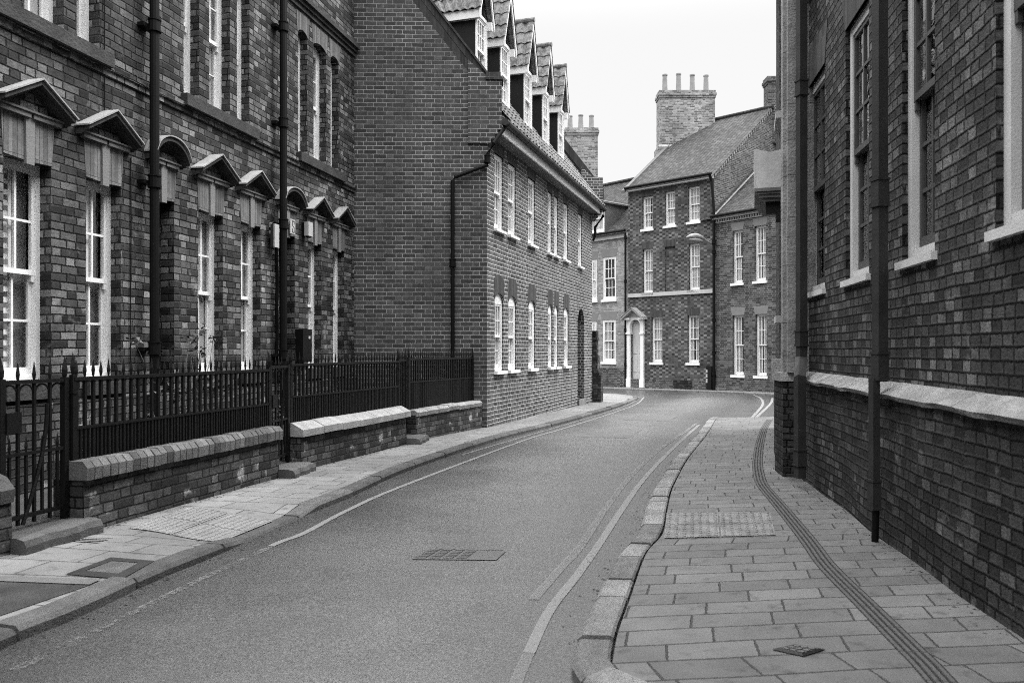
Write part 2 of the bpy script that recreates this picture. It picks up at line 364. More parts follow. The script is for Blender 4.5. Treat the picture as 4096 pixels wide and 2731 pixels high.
def window(par, W, a, b, c, d, rec, cols=3, rows=(2, 2), fw=.05, bar=.018, rise=0, sill=(.06, .05, .07), curtain='net', cut=None, mat='white', head=0, shutters=False, style='folds', sillmat=None, smat=None, so=(-.012, -.046)):
    """sash window: frame mesh (part) with sash, pane, sill and curtain as sub-parts"""
    P = W.P; f0, f1 = -rec-.08, -rec
    mb = MB(); top = d-rise
    mb.wbox(W, a, a+fw, c, top, f0, f1); mb.wbox(W, b-fw, b, c, top, f0, f1); mb.wbox(W, a+fw, b-fw, c, c+fw*.9, f0, f1-.002)
    if rise:
        pts = arc(a, b, d, rise); mb.prism(W, [(a, top)]+pts[1:-1]+[(b, top)], f0, f1-.001)
    hb = fw+head; mb.wbox(W, a+fw, b-fw, top-hb, top, f0, f1-.002)
    fr = mb.build('window', mat, par)
    x0, x1, y0, y1 = a+fw, b-fw, c+fw*.9, top-hb; mid = (y0+y1)/2 if not cut else y0+(y1-y0)*cut
    for k, (q0, q1, of, nr) in enumerate(((mid-.02, y1, so[0], rows[0]), (y0, mid+.02, so[1], rows[1]))):
        sb = MB(); o0, o1 = f1+of-.028, f1+of; sw = .034
        bot = .045 if k == 0 else .075
        sb.wbox(W, x0, x0+sw, q0, q1, o0, o1); sb.wbox(W, x1-sw, x1, q0, q1, o0, o1)
        sb.wbox(W, x0+sw, x1-sw, q0, q0+bot, o0, o1+.002); sb.wbox(W, x0+sw, x1-sw, q1-.035, q1, o0, o1+.001)
        for i in range(1, cols):
            x = x0+sw+(x1-x0-2*sw)*i/cols; sb.wbox(W, x-bar/2, x+bar/2, q0+bot, q1-.035, o0+.002, o1-.003)
        for i in range(1, nr):
            z = q0+bot+(q1-.035-q0-bot)*i/nr; sb.wbox(W, x0+sw, x1-sw, z-bar/2, z+bar/2, o0+.003, o1-.004)
        if k == 0:   # horns of the upper sash
            sb.wbox(W, x0+.002, x0+sw-.002, q0-.06, q0, o0, o1-.003); sb.wbox(W, x1-sw+.002, x1-.002, q0-.06, q0, o0, o1-.003)
        sb.build('sash', smat or mat, fr)
        pb = MB(); pb.poly([P(x0+sw, q0+bot, o0+.012), P(x1-sw, q0+bot, o0+.012), P(x1-sw, q1-.035, o0+.012), P(x0+sw, q1-.035, o0+.012)]); pb.build('pane', 'glass', fr)
    if sill:
        ex, h, pr = sill; sb = MB(); sb.wbox(W, a-ex, b+ex, c-h, c-.001, -rec-.02, pr); sb.build('sill', sillmat or mat, fr, .006)
    cb = MB(); n = 26; ob = f0-.010
    if style == 'dark' or shutters:
        cb.poly([P(a, c, ob-.06), P(b, c, ob-.06), P(b, d, ob-.06), P(a, d, ob-.06)]); cb.build('curtain', 'net_grey' if shutters else 'interior', fr)  # dark style: a dark panel carries the unlit room's shade, no curtain hangs
    else:
        gap = random.uniform(.06, .3) if style == 'parted' else 0
        fr1 = random.uniform(.35, .5)
        for i in range(n):
            p, q = i/n, (i+1)/n
            if gap and fr1 < p < fr1+gap: continue
            cb.poly([P(a+(b-a)*p, c, ob+.009*sin(p*34)), P(a+(b-a)*q, c, ob+.009*sin(q*34)), P(a+(b-a)*q, d, ob+.009*sin(q*34)), P(a+(b-a)*p, d, ob+.009*sin(p*34))], smooth=True)
        cb.build('curtain', curtain, fr)
        bb = MB(); bb.poly([P(a, c, ob-.3), P(b, c, ob-.3), P(b, d, ob-.3), P(a, d, ob-.3)]); bb.build('room_backdrop', 'interior', fr)
    if shutters:
        hb2 = MB(); z = c+.03
        while z < d-.05:
            hb2.hexa([P(a+.06, z, f0+.002), P(a+(b-a)*.47, z, f0+.002), P(a+(b-a)*.47, z+.035, f0-.005), P(a+.06, z+.035, f0-.005)],
                     [P(a+.06, z+.012, f0+.001), P(a+(b-a)*.47, z+.012, f0+.001), P(a+(b-a)*.47, z+.047, f0-.006), P(a+.06, z+.047, f0-.006)])
            z += .095
        hb2.wbox(W, a+.04, a+.07, c, d, f0-.006, f0+.004); hb2.wbox(W, a+(b-a)*.47, a+(b-a)*.47+.035, c, d, f0-.006, f0+.004)
        hb2.build('shutter', 'shutter', fr)
    return fr
def pipe(par, pts, r, mat='pipe', sq=False, collars=(), cr=1.35, name='downpipe', ch=.06):
    mb = MB(); mb.tube(pts, r*1.35 if sq else r, 4 if sq else 12)
    for p in collars:
        p = Vector(p); mb.tube([p-Vector((0, 0, ch)), p+Vector((0, 0, ch))], r*cr*(1.35 if sq else 1), 4 if sq else 12)
        for e in (-ch, ch): mb.tube([p+Vector((0, 0, e-.008)), p+Vector((0, 0, e+.008))], r*cr*1.13*(1.35 if sq else 1), 4 if sq else 12)
    return mb.build(name, mat, par)
def smoothline(pts, n=6):
    out = []
    for i in range(len(pts)-1):
        p0, p1, p2, p3 = pts[max(i-1, 0)], pts[i], pts[i+1], pts[min(i+2, len(pts)-1)]
        for k in range(n):
            t = k/n
            out.append(tuple(.5*((2*b)+(-a+c)*t+(2*a-5*b+4*c-d)*t*t+(-a+3*b-3*c+d)*t**3) for a, b, c, d in zip(p0, p1, p2, p3)))
    return out+[tuple(pts[-1])]
def gp(px, py, h=1.24):
    """a point of the sloping street seen at that place of the photograph"""
    y = h*F_/(py-HZ-.012*F_); return ((px-CX)/F_*y, y)

# ================================================================== SETTING: ground, road, pavements, kerbs
mb = MB(); ys = [-40, -5, 0, 5, 10, 15, 20, 25, 30, 45, 250]
for a, b in zip(ys, ys[1:]): mb.poly([(-250, a, zr(a)-.006), (250, a, zr(a)-.006), (250, b, zr(b)-.006), (-250, b, zr(b)-.006)])
struct(mb.build('ground', 'asphalt'))
LK = smoothline([(-2.75, -3), (-2.62, 1.0), (-2.45, 2.5), (-2.267, 3.526), (-2.158, 3.955), (-2.06, 4.654), (-1.935, 5.2), (-1.86, 5.7), (-1.69, 6.63), (-1.511, 7.43), (-1.236, 9.04), (-.70, 11.1), (-.086, 13.15), (1.017, 16.0), (2.60, 20.7), (3.75, 24.6)], 8)
LK += [(4.05, 25.8), (4.25, 26.8), (4.22, 27.8), (3.9, 28.7), (3.3, 29.4), (2.3, 29.9), (-8, 31.5)]
RK = [(3.2, 2.50), (1.6, 2.62), (.75, 2.72), (.42, 2.86), (.27, 3.05)] + smoothline([(.236, 3.25), (.302, 3.59), (.424, 4.07), (.678, 5.06), (.899, 5.67), (1.158, 6.79), (1.41, 7.80), (2.06, 10.05), (3.0, 13.0), (4.02, 16.4)], 8) + [(4.25, 17.0)]
LK = [(x*.969, y*.969) for x, y in LK]; RK = [(x*.969, y*.969) for x, y in RK]
mb = MB()
def road_x(line, y):
    for (x0, y0), (x1, y1) in zip(line, line[1:]):
        if y0 <= y <= y1: return x0+(x1-x0)*(y-y0)/max(1e-6, y1-y0)
    return line[-1][0] if y > line[-1][1] else line[0][0]
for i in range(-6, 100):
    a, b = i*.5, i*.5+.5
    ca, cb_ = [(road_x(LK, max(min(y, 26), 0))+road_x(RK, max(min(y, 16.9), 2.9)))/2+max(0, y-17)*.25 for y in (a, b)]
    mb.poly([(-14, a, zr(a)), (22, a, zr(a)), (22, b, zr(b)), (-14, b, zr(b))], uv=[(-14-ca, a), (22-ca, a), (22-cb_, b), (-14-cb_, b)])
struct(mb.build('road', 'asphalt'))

def strip(line, off0, off1, dz0, dz1, zf, v0=0.0):
    """faces between two offsets to the right of a polyline, unrolled in metres"""
    mb = MB(); acc = v0; pr = None
    for i, p in enumerate(line):
        a, b = line[max(i-1, 0)], line[min(i+1, len(line)-1)]
        d = (b[0]-a[0], b[1]-a[1]); L = max(1e-6, sqrt(d[0]**2+d[1]**2)); nx, ny = d[1]/L, -d[0]/L
        if i: acc += sqrt((p[0]-line[i-1][0])**2+(p[1]-line[i-1][1])**2)
        q = [(p[0]+nx*off0, p[1]+ny*off0, zf(p[1])+dz0), (p[0]+nx*off1, p[1]+ny*off1, zf(p[1])+dz1)]
        if pr: mb.poly([pr[0][0], pr[0][1], q[1], q[0]], uv=[(off0, pr[1]), (off1, pr[1]), (off1, acc), (off0, acc)])
        pr = (q, acc)
    return mb
def ss(a, b, x): k = max(0, min(1, (x-a)/(b-a))); return k*k*(3-2*k)
def kdrop(y): return ss(5.05, 5.45, y)*(1-ss(6.2, 6.6, y))
def zl(x, y):
    d = (road_x(LK, y)-x)*.97
    return zp(y)-.044*kdrop(y)*(1-ss(.12, .75, d))
# left pavement: flags between the kerb and the houses, running on under them
LKp = [p for p in LK if p[1] <= 24.7]
mb = MB(); LKd = []
for a, b in zip(LKp, LKp[1:]):
    for k in range(3): LKd.append((a[0]+(b[0]-a[0])*k/3, a[1]+(b[1]-a[1])*k/3))
LKd.append(LKp[-1]); acc = 0; pr = None
for i, p in enumerate(LKd):
    a, b = LKd[max(i-1, 0)], LKd[min(i+1, len(LKd)-1)]; d = Vector((b[0]-a[0], b[1]-a[1])).normalized()
    if i: acc += (Vector(p)-Vector(LKd[i-1])).length
    q = [(p[0]-d.y*o, p[1]+d.x*o) for o in (.13, .28, .45, .6, .8, 3.6)]; q = [(x, y, zl(x, y)) for x, y in q]
    if pr:
        for k in range(5): o0, o1 = (.13, .28, .45, .6, .8, 3.6)[k:k+2]; mb.poly([pr[0][k], q[k], q[k+1], pr[0][k+1]], uv=[(-o0, pr[1]), (-o0, acc), (-o1, acc), (-o1, pr[1])], smooth=True)
    pr = (q, acc)
tip = [p for p in LK if p[1] > 24.5]
def inset(p): return (p[0]-.1, p[1]-.05, zp(p[1]))
base = pr[0][5]; tip = [pr[0][0][:2]]+tip
for p, q in zip(tip, tip[1:]): mb.poly([(base[0], base[1], zp(base[1])), (p[0]-.12, p[1]-.05, zp(p[1])), (q[0]-.12, q[1]-.05, zp(q[1]))])
struct(mb.build('pavement', 'slab_left'))
# right pavement
RKp = [p for p in RK if p[1] > 3.0]
mb = MB(); acc = 0; pr = None
def fwall(y): return 1.607+.16*y if y < 8.7 else 3.0+.30*(y-8.7)
for i, p in enumerate([(.30, 2.4), (.27, 2.9)]+RKp):
    if i: acc += sqrt((p[0]-lastp[0])**2+(p[1]-lastp[1])**2)
    lastp = p; xr = fwall(p[1])+.6
    q = [(p[0]+.166, p[1]-.03, zp(p[1])), (xr, p[1]+.10*(xr-p[0]), zp(p[1]+.0))]
    if pr: mb.poly([pr[0][0], pr[0][1], q[1], q[0]], uv=[(0, pr[1]), (pr[0][1][0]-pr[0][0][0], pr[1]), (q[1][0]-q[0][0], acc), (0, acc)])
    pr = (q, acc)
struct(mb.build('pavement', 'slab_right'))
# far pavement in front of the end houses
mb = MB()
FP = [(5.04-.658*9, 34.56+.752*9), (5.04, 34.56), (8.035, 31.67), (8.035+.605*12, 31.67-.796*12)]
FO = [(-1.6, 40.6), (4.35, 33.85), (7.33, 30.95), (7.24+.605*12, 31.07-.796*12)]
for i in range(3): mb.poly([(*FO[i], zr(FO[i][1])+.05), (*FO[i+1], zr(FO[i+1][1])+.05), (*FP[i+1], zr(FP[i+1][1])+.05), (*FP[i], zr(FP[i][1])+.05)])
struct(mb.build('pavement', 'slab_thin'))

def kerbstones(line, off0, off1, h0, h1, mat, ln=.9, jit=.15, gap=.012, skip=()):
    """separate bevelled stones laid along a polyline"""
    mb = MB(); P = [Vector((x, y, 0)) for x, y in line]; acc = [0]
    for a, b in zip(P, P[1:]): acc.append(acc[-1]+(b-a).length)
    def at(t):
        for i in range(len(P)-1):
            if acc[i] <= t <= acc[i+1]:
                k = (t-acc[i])/max(1e-6, acc[i+1]-acc[i]); d = (P[i+1]-P[i]).normalized(); return P[i].lerp(P[i+1], k), Vector((d.y, -d.x, 0))
        d = (P[-1]-P[-2]).normalized(); return P[-1], Vector((d.y, -d.x, 0))
    t = 0
    while t < acc[-1]-.1:
        L = ln*random.uniform(1-jit, 1+jit); t1 = min(t+L, acc[-1]); sub = 3
        dz = random.uniform(-.005, .005); dw = random.uniform(-.006, .006)
        rows = []; sid = int(t*37)+.5
        for k in range(sub+1):
            p, nn = at(t+gap+(t1-t-gap*2)*k/sub); z = zr(p.y)
            drop = 1-.78*kdrop(p.y) if skip else 1.0
            H0, H1 = h0*drop+dz*drop, h1*drop+dz*drop
            bv = .022
            prof = [(off0+dw, -.05), (off0+dw, H0-bv), (off0+dw+(bv if off1 > off0 else -bv), H0), (off1-(bv*.5 if off1 > off0 else -bv*.5), H1), (off1, H1-bv*.5), (off1, -.05)]
            rows.append([(p.x+nn.x*o, p.y+nn.y*o, z+zz) for o, zz in prof])
        for r0, r1 in zip(rows, rows[1:]):
            for i in range(len(r0)-1): mb.poly([r0[i], r0[i+1], r1[i+1], r1[i]], uv=[(sid, 0)]*4)
        mb.poly(rows[0][::-1], uv=[(sid, 0)]*6); mb.poly(rows[-1], uv=[(sid, 0)]*6); t = t1
    return mb.build('kerb', mat)
struct(kerbstones([p for p in LK], 0, -.15, .062, .066, 'kerb_dark', 1.0, .2, skip=((5.15, 6.35),)))
struct(kerbstones(RK, 0, .155, .064, .070, 'kerb', .42, .45, .014))
struct(kerbstones([FO[0], FO[1], FO[2], FO[3]], -.01, .16, .052, .056, 'kerb', 1.0, .1))

# road paint
def lane(pts, wdt, mat, dz=.005):
    line = smoothline([gp(*p) for p in pts], 8)
    mb = strip(line, -wdt/2, wdt/2, dz, dz, zr); o = struct(mb.build('road_marking', mat)); return o
near = [(1215, 1500), (1263, 1402), (1326, 1321), (1380, 1244.5), (1430, 1168), (1479, 1100), (1533.5, 1041.6), (1578, 1000), (1605.6, 976)]
lane(near, .052, 'paint'); lane([(1178, 1590), (1195, 1545), (1216, 1499)], .05, 'paint_worn')
lane([(1225, 1378), (1290, 1303), (1335, 1253.5), (1398, 1159), (1452, 1091), (1515, 1032.6), (1578.6, 988), (1600, 972)], .055, 'paint_worn', .0054)
lane([(622, 1254.8), (650, 1242.7), (703, 1222.6), (803, 1170), (936, 1112), (1205, 1011), (1292, 985), (1400, 951), (1462, 928), (1479, 912)], .05, 'paint')
lane([(1060, 1045), (1200, 1004), (1290, 978), (1398, 946), (1450, 926), (1467, 911)], .05, 'paint_worn', .0054)
lane([(30, 1540), (75, 1520), (145, 1487), (200, 1460), (350, 1385), (480, 1322), (560, 1285), (622, 1255)], .05, 'paint_gone')
lane([(1722, 964), (1742, 943), (1752, 927), (1746, 914), (1728, 906)], .07, 'paint')
lane([(1733, 962), (1757, 940), (1771, 925), (1774, 914)], .07, 'paint')

for q4 in ([(1335, 1004), (1440, 1006), (1478, 985), (1395, 984)], [(1430, 965), (1535, 966), (1560, 955), (1470, 953)]):
    mb = MB(); mb.poly([(*p, zr(p[1])+.003) for p in [gp(*q) for q in q4]]); struct(mb.build('road_patch', 'patch'))
# drainage channel of ribbed blocks in the right pavement
ch = [gp(x, y, 1.18) for x, y in ((2210, 1620), (2130, 1530), (2090, 1490), (1990, 1390), (1900, 1300), (1855, 1240), (1790, 1160), (1752, 1115), (1743, 1090), (1740, 1060), (1745, 1020), (1755, 985), (1768, 963))]
ch = smoothline(ch, 8)
t = NT('ribbed drainage channel'); uv, u0, v0 = t.uv()
rib = t.m('ABSOLUTE', t.m('SUBTRACT', t.m('MODULO', t.m('ADD', u0, 1.0), .029), .0145)); jn = t.m('LESS_THAN', t.m('MODULO', t.m('ADD', v0, 10.0), .30), .010)
msk = t.rng(rib, .002, .007, 0, 1); nn = t.noise(uv, 40, 3)
cc = t.m('MULTIPLY', t.mix(msk, .018, .070), t.rng(nn, .3, .7, .75, 1.2)); cc = t.mix(jn, cc, .035)
M['channel'] = t.finish(cc, .8, msk, .008)
struct(strip(ch, -.058, .058, .004, .004, zp).build('drainage_channel', 'channel'))

# tactile paving: flags with rows of raised blisters
def tactile(pA, pB, pC, pD, nu, nv, r, mat, zq=lambda x, y: zp(y)):
    mb = MB(); q = lambda a, b: tuple(pA[i]*(1-a)*(1-b)+pB[i]*a*(1-b)+pC[i]*a*b+pD[i]*(1-a)*b for i in (0, 1))
    g = .006
    for I in range(2):
        for J in range(2):
            a0, a1, b0, b1 = I/2+g, I/2+.5-g, J/2+g, J/2+.5-g
            for ii in range(4):
                for jj in range(4):
                    A0, A1, B0, B1 = a0+(a1-a0)*ii/4, a0+(a1-a0)*(ii+1)/4, b0+(b1-b0)*jj/4, b0+(b1-b0)*(jj+1)/4
                    mb.poly([(x, y, zq(x, y)+.006) for x, y in (q(A0, B0), q(A1, B0), q(A1, B1), q(A0, B1))])
    for i in range(nu):
        for j in range(nv):
            x, y = q((i+.5)/nu, (j+.5)/nv); z = zq(x, y)+.006; rr = r*random.uniform(.85, 1.05)
            lo = [(x+rr*cos(k*pi/4), y+rr*sin(k*pi/4), z) for k in range(8)]; hi = [(x+rr*.62*cos(k*pi/4), y+rr*.62*sin(k*pi/4), z+.007) for k in range(8)]
            for k in range(8): mb.poly([lo[k], lo[(k+1) % 8], hi[(k+1) % 8], hi[k]])
            mb.poly(hi)
    return struct(mb.build('tactile_paving', mat))
M['tactile_pale'] = plain('pale tactile flags', .20, .85, .25, 5, .004, 90)
M['tactile_grey'] = plain('grey tactile flags', .17, .85, .45, 6, .004, 90)
tactile(gp(1524, 1237, 1.18), gp(1783, 1230, 1.18), gp(1770, 1178, 1.18), gp(1530, 1178, 1.18), 14, 12, .016, 'tactile_grey')
tactile(gp(292, 1214, 1.18), gp(500, 1241, 1.20), gp(628, 1190, 1.20), gp(430, 1165, 1.18), 14, 18, .015, 'tactile_pale', zl)

# ================================================================== HOUSE A: the terrace with pediments, on the left
A = thing('terrace_house', (-4.2, 9.0, zp(9)), 'dark mottled brick terrace on the left with stone-capped pediments over tall sash windows', 'house')
WA = Wall(-5.81+.2209*3.0, 3.0, .2209, 1.0); LA = WA.hit(813.5)
zA = zp(8)-.5; zb, zt, zs, zc = R(-.27), R(1.68), R(2.83), R(5.10)
base_px = [(8, 117.6, 'w'), (197.6, 277.7, 'w'), (345, 400, 'd'), (455.9, 511.9, 'w'), (553.4, 598.5, 'w'), (640, 677, 'd'), (707, 738, 'w'), (764.6, 790.6, 'w')]
ops = []; low = []
for a, b, k in base_px:
    s0, s1 = WA.hit(a), WA.hit(b); low.append((s0, s1, k)); ops.append((s0, s1, zb if k == 'w' else zp(10)+.12, zt))
up = []
g0 = WA.hit(684.5)
for j in (2, 1, 0):
    st = g0 - 2.755*j
    for a, b in ((0, .30), (.50, .95), (1.11, 1.41)): up.append((st+a, st+b, R(2.95), R(4.82)))
mb = MB()
wallface(mb, WA, -22, LA, zA, zc, [o+(0,) for o in ops]+[u+(.07,) for u in up], .17)
wallface(mb, WA, -22, LA, zc, R(7.3))
for p, q in (((-22, 0), (-22, -6.5)), ((-22, -6.5), (LA, -6.5)), ((LA, -6.5), (LA, 0))):
    mb.poly([WA.P(p[0], zA, p[1]), WA.P(q[0], zA, q[1]), WA.P(q[0], R(7.3), q[1]), WA.P(p[0], R(7.3), p[1])])
mb.build('wall', 'brick_terrace', A)
mb = MB(); mb.poly([WA.P(-22, R(7.28), .1), WA.P(LA, R(7.28), .1), WA.P(LA, R(9.2), -3.2), WA.P(-22, R(9.2), -3.2)]); mb.poly([WA.P(-22, R(9.2), -3.2), WA.P(LA, R(9.2), -3.2), WA.P(LA, R(7.28), -6.6), WA.P(-22, R(7.28), -6.6)])
for sx in (-22, LA): mb.poly([WA.P(sx, R(7.3), 0), WA.P(sx, R(7.3), -6.5), WA.P(sx, R(9.2), -3.2)])
mb.build('roof', 'plain_tile', A)
mb = MB()   # moulded string course, cornice
mb.wbox(WA, -22, LA, zs-.09, zs, 0, .025); mb.wbox(WA, -22, LA, zs-.035, zs+.02, .0, .045)
mb.build('string_course', 'brick_terrace', A)
mb = MB()
for i, (z0, z1, o) in enumerate(((0, .07, .03), (.07, .13, .06), (.13, .20, .10))): mb.wbox(WA, -22, LA+.02, zc+z0, zc+z1, 0, o)
mb.build('cornice', 'sill_stone', A)
for j in (2, 1, 0):   # heavy sill slabs under each triple window
    st = g0-2.755*j; mb = MB(); mb.wbox(WA, st-.05, st+1.52, R(2.815), R(2.948), 0, .085); mb.build('sill_band', 'sill_stone', A, .012)
for i, (a, b, c, d) in enumerate(up):
    wd = b-a
    window(A, WA, a, b, c, d, .12, 2 if wd > .4 else 1, (2, 2), .05 if wd > .4 else .045, .016, .07, None, 'net', None, 'white', 0, False, 'folds')
    mb = MB(); pts = arc(a-.02, b+.02, d, .07); h = R(5.06)
    mb.prism(WA, [(a-.02, d-.07)]+pts[1:-1]+[(b+.02, d-.07), (b+.06, h), (a-.06, h)], -.02, .006); mb.build('lintel', 'gauged', A)
def path_box(mb, W, path, th, o0, o1):
    for (s0, z0), (s1, z1) in zip(path, path[1:]):
        mb.hexa([W.P(s0, z0-th, o0), W.P(s1, z1-th, o0), W.P(s1, z1-th, o1), W.P(s0, z0-th, o1)], [W.P(s0, z0, o0), W.P(s1, z1, o0), W.P(s1, z1, o1), W.P(s0, z0, o1)])
for i, (s0, s1, k) in enumerate(low):
    c, hw = (s0+s1)/2, (s1-s0)/2; z1 = R(2.04)
    mb = MB()   # flat arch of rubbed bricks either side of the keystone
    mb.prism(WA, [(s0-.005, zt), (c-.045, zt-.012), (c-.055, z1), (s0-.03, z1)], -.03, .006)
    mb.prism(WA, [(c+.045, zt-.012), (s1+.005, zt), (s1+.03, z1), (c+.055, z1)], -.03, .006); mb.build('lintel', 'gauged', A)
    mb = MB(); mb.prism(WA, [(c-.043, zt-.045), (c+.043, zt-.045), (c+.052, z1), (c-.050, z1)], -.03, .026); mb.build('keystone', 'keystone', A, .006)
    e = hw+(.13 if k == 'w' else .08); ap = R(2.37) if k == 'w' else R(2.34)
    mb = MB(); mb.wbox(WA, c-e+.05, c-.014, z1, z1+.045, 0, .05); mb.wbox(WA, c+.014, c+e-.05, z1, z1+.045, 0, .05); mb.wbox(WA, c-.014, c+.014, z1+.002, z1+.05, 0, .02)
    mb.wbox(WA, c-e+.03, c+e-.03, z1+.045, z1+.062, 0, .065)
    ped = mb.build('pediment', 'cornice_stone', A, .003)
    if k == 'w': path = [(c-e, z1+.10), (c, ap), (c+e, z1+.10)]
    else: path = arc(c-e, c+e, ap, ap-z1-.10, 14)
    mb = MB(); mb.prism(WA, [(c-e+.02, z1+.06)]+path[1:-1]+[(c+e-.02, z1+.06)], 0, .014); mb.build('tympanum', 'brick_terrace', ped)
    mb = MB(); path_box(mb, WA, path, .045, 0, .15); path_box(mb, WA, [(a, b-.045) for a, b in path], .024, 0, .10); path_box(mb, WA, [(a, b-.063) for a, b in path], .02, 0, .06)
    mb.build('raking_moulding', 'sill_stone', ped)
    mb = MB(); path_box(mb, WA, [(a+(.02 if a > c else -.02 if a < c else 0), b+.016-(.012 if abs(a-c) > e*.9 else 0)) for a, b in path], .015, 0, .17)
    mb.build('lead_capping', 'lead', ped)
    if k == 'w':
        sh = i in (0, 1)
        window(A, WA, s0, s1, zb, zt, .12, 2, (2, 2), .050, .022, 0, (.03, .16, .07), 'net', None, 'white', 0, sh, 'folds', sillmat='sill_stone')
    else:
        db = MB(); o = -.34; z0 = zp(10)+.12; db.wbox(WA, s0-.05, s1+.05, z0, zt+.02, o-.06, o-.012); dr = db.build('door', 'pipe', A)
        pb = MB()
        for q in range(2):
            for r in range(3): pb.wbox(WA, s0+.04+q*hw, s0+.04+q*hw+hw-.08, z0+.12+r*.52, z0+.52+r*.52, o-.02, o)
        pb.build('door_panel', 'pipe', dr); db = MB()
        db.poly([WA.P(s0, z0, -.17), WA.P(s0, z0, o), WA.P(s0, zt, o), WA.P(s0, zt, -.17)]); db.poly([WA.P(s1, z0, -.17), WA.P(s1, z0, o), WA.P(s1, zt, o), WA.P(s1, zt, -.17)]); db.poly([WA.P(s0, zt, -.17), WA.P(s1, zt, -.17), WA.P(s1, zt, o), WA.P(s0, zt, o)])
        db.build('door_reveal', 'brick_terrace', A)
# plinth and downpipes of the terrace
mb = MB(); mb.wbox(WA, -22, LA, zA, R(-.47), 0, .05); mb.build('plinth', 'brick_wall', A)
for px, cz in ((355, (R(3.46), R(1.80), R(.03), R(5.0))), (651, (R(4.55), R(1.78), R(-.05), R(3.2)))):
    s = WA.shift(.12).hit(px); q = lambda z, o=.12: WA.P(s, z, o)
    dp = pipe(A, [q(zp(9)), q(R(7.1))], .050, 'pipe', False, [q(z) for z in cz], 1.25)
    for z in cz: mb = MB(); mb.wbox(WA, s-.12, s+.03, z-.035, z+.005, 0, .08); mb.build('bracket', 'pipe', dp)
s = WA.hit(298)      # a thin cable down the brickwork
mb = MB(); mb.tube([WA.P(s+.02*sin(z*3)*.3, z, .012) for z in [R(-.4)+i*.2 for i in range(13)]], .006, 6); mb.build('cable', 'pipe', A)
s = WA.hit(238); mb = MB(); mb.tube([WA.P(s, z, .012) for z in (R(2.1), R(2.8), R(5.0))], .006, 6); mb.build('cable', 'pipe', A)
s = WA.hit(633); mb = MB(); mb.tube([WA.P(s+.01*sin(z*9), z, .02) for z in [R(-.7)+i*.2 for i in range(13)]], .022, 8); mb.build('cable_pipe', 'pipe', A)

# ================================================================== HOUSE B: gable and dormers
B = thing('gabled_house', (-1.6, 17.5, zp(17)), 'big gabled brick house with a row of pantiled dormers and white arched sashes', 'house')
cB = (-.44, 13.96); dB = (.3048, .9524); WB = Wall(cB[0], cB[1], .32, 1.0); LB = WB.hit(1360)
WG = Wall(cB[0], cB[1], -1.0, -.028, -1)
zB0 = zp(15)-.6; eT = R(3.80)
up_b = [(220, 322), (378, 468), (605, 685), (830, 877), (903, 947), (1010, 1062), (1177, 1222)]
gr_b = [(190, 275), (322, 400), (517, 583), (706, 748), (766, 805), (857, 905)]
upo = [(WB.hit(1091+.2014*a), WB.hit(1091+.2014*b), R(2.20), R(3.57)) for a, b in up_b]
gro = [(WB.hit(1091+.238*a), WB.hit(1091+.238*b), R(-.37), R(1.05), .13) for a, b in gr_b]
dro = (WB.hit(1326.6), WB.hit(1341.5), zp(21)+.16, R(1.11), .40)
mb = MB(); wallface(mb, WB, 0, LB, zB0, eT+.4, [u+(0,) for u in upo]+gro+[dro], .09)
mb.poly([WB.P(LB, zB0, 0), WB.P(LB, zB0, -6.2), WB.P(LB, R(8.4), -3.05), WB.P(LB, eT, 0)]); mb.poly([WB.P(LB, zB0, -6.2), WB.P(0, zB0, -6.2), WB.P(0, eT, -6.2), WB.P(LB, eT, -6.2)])
mb.build('front_wall', 'brick_facade', B)
mb = MB(); a, b, c, d, rs = dro     # deep doorway with a dark door
for sx in (a, b): mb.poly([WB.P(sx, c, -.09), WB.P(sx, c, -.40), WB.P(sx, d, -.40), WB.P(sx, d, -.09)])
mb.build('door_reveal', 'brick_facade', B)
mb = MB(); mb.wbox(WB, a-.05, b+.05, c, d+.05, -.46, -.38); mb.build('door', 'dark', B)
mb = MB(); mb.wbox(WB, a-.02, b+.02, c-.16, c, -.4, .05); mb.build('door_step', 'kerb', B, .01)
# gable wall with its verge
vz = lambda x: 4.94+1.274*x            # coping top, x metres in from the corner
gp_ = [(0, zB0), (0, R(4.55)), (2.96, R(vz(2.96)-.12)), (5.9, R(vz(0)-.12)), (5.9, zB0)]
mb = MB(); mb.poly([WG.P(x, z) for x, z in gp_]); mb.build('gable_wall', 'brick_gable', B)
mb = MB(); kn = [(.33, R(3.62)), (-.07, R(3.62)), (-.07, R(3.70)), (-.14, R(3.70)), (-.14, R(3.78)), (-.20, R(3.78)), (-.20, R(3.86)), (-.26, R(3.86)), (-.26, R(4.80)), (.0, R(4.80)), (.33, R(5.08))]
a = [WG.P(x, z, -.30) for x, z in kn]; b = [WG.P(x, z, .035) for x, z in kn]
mb.poly(a); mb.poly(b[::-1])
for i in range(len(a)): j = (i+1) % len(a); mb.poly([a[i], b[i], b[j], a[j]])
mb.build('kneeler', 'brick_gable', B)
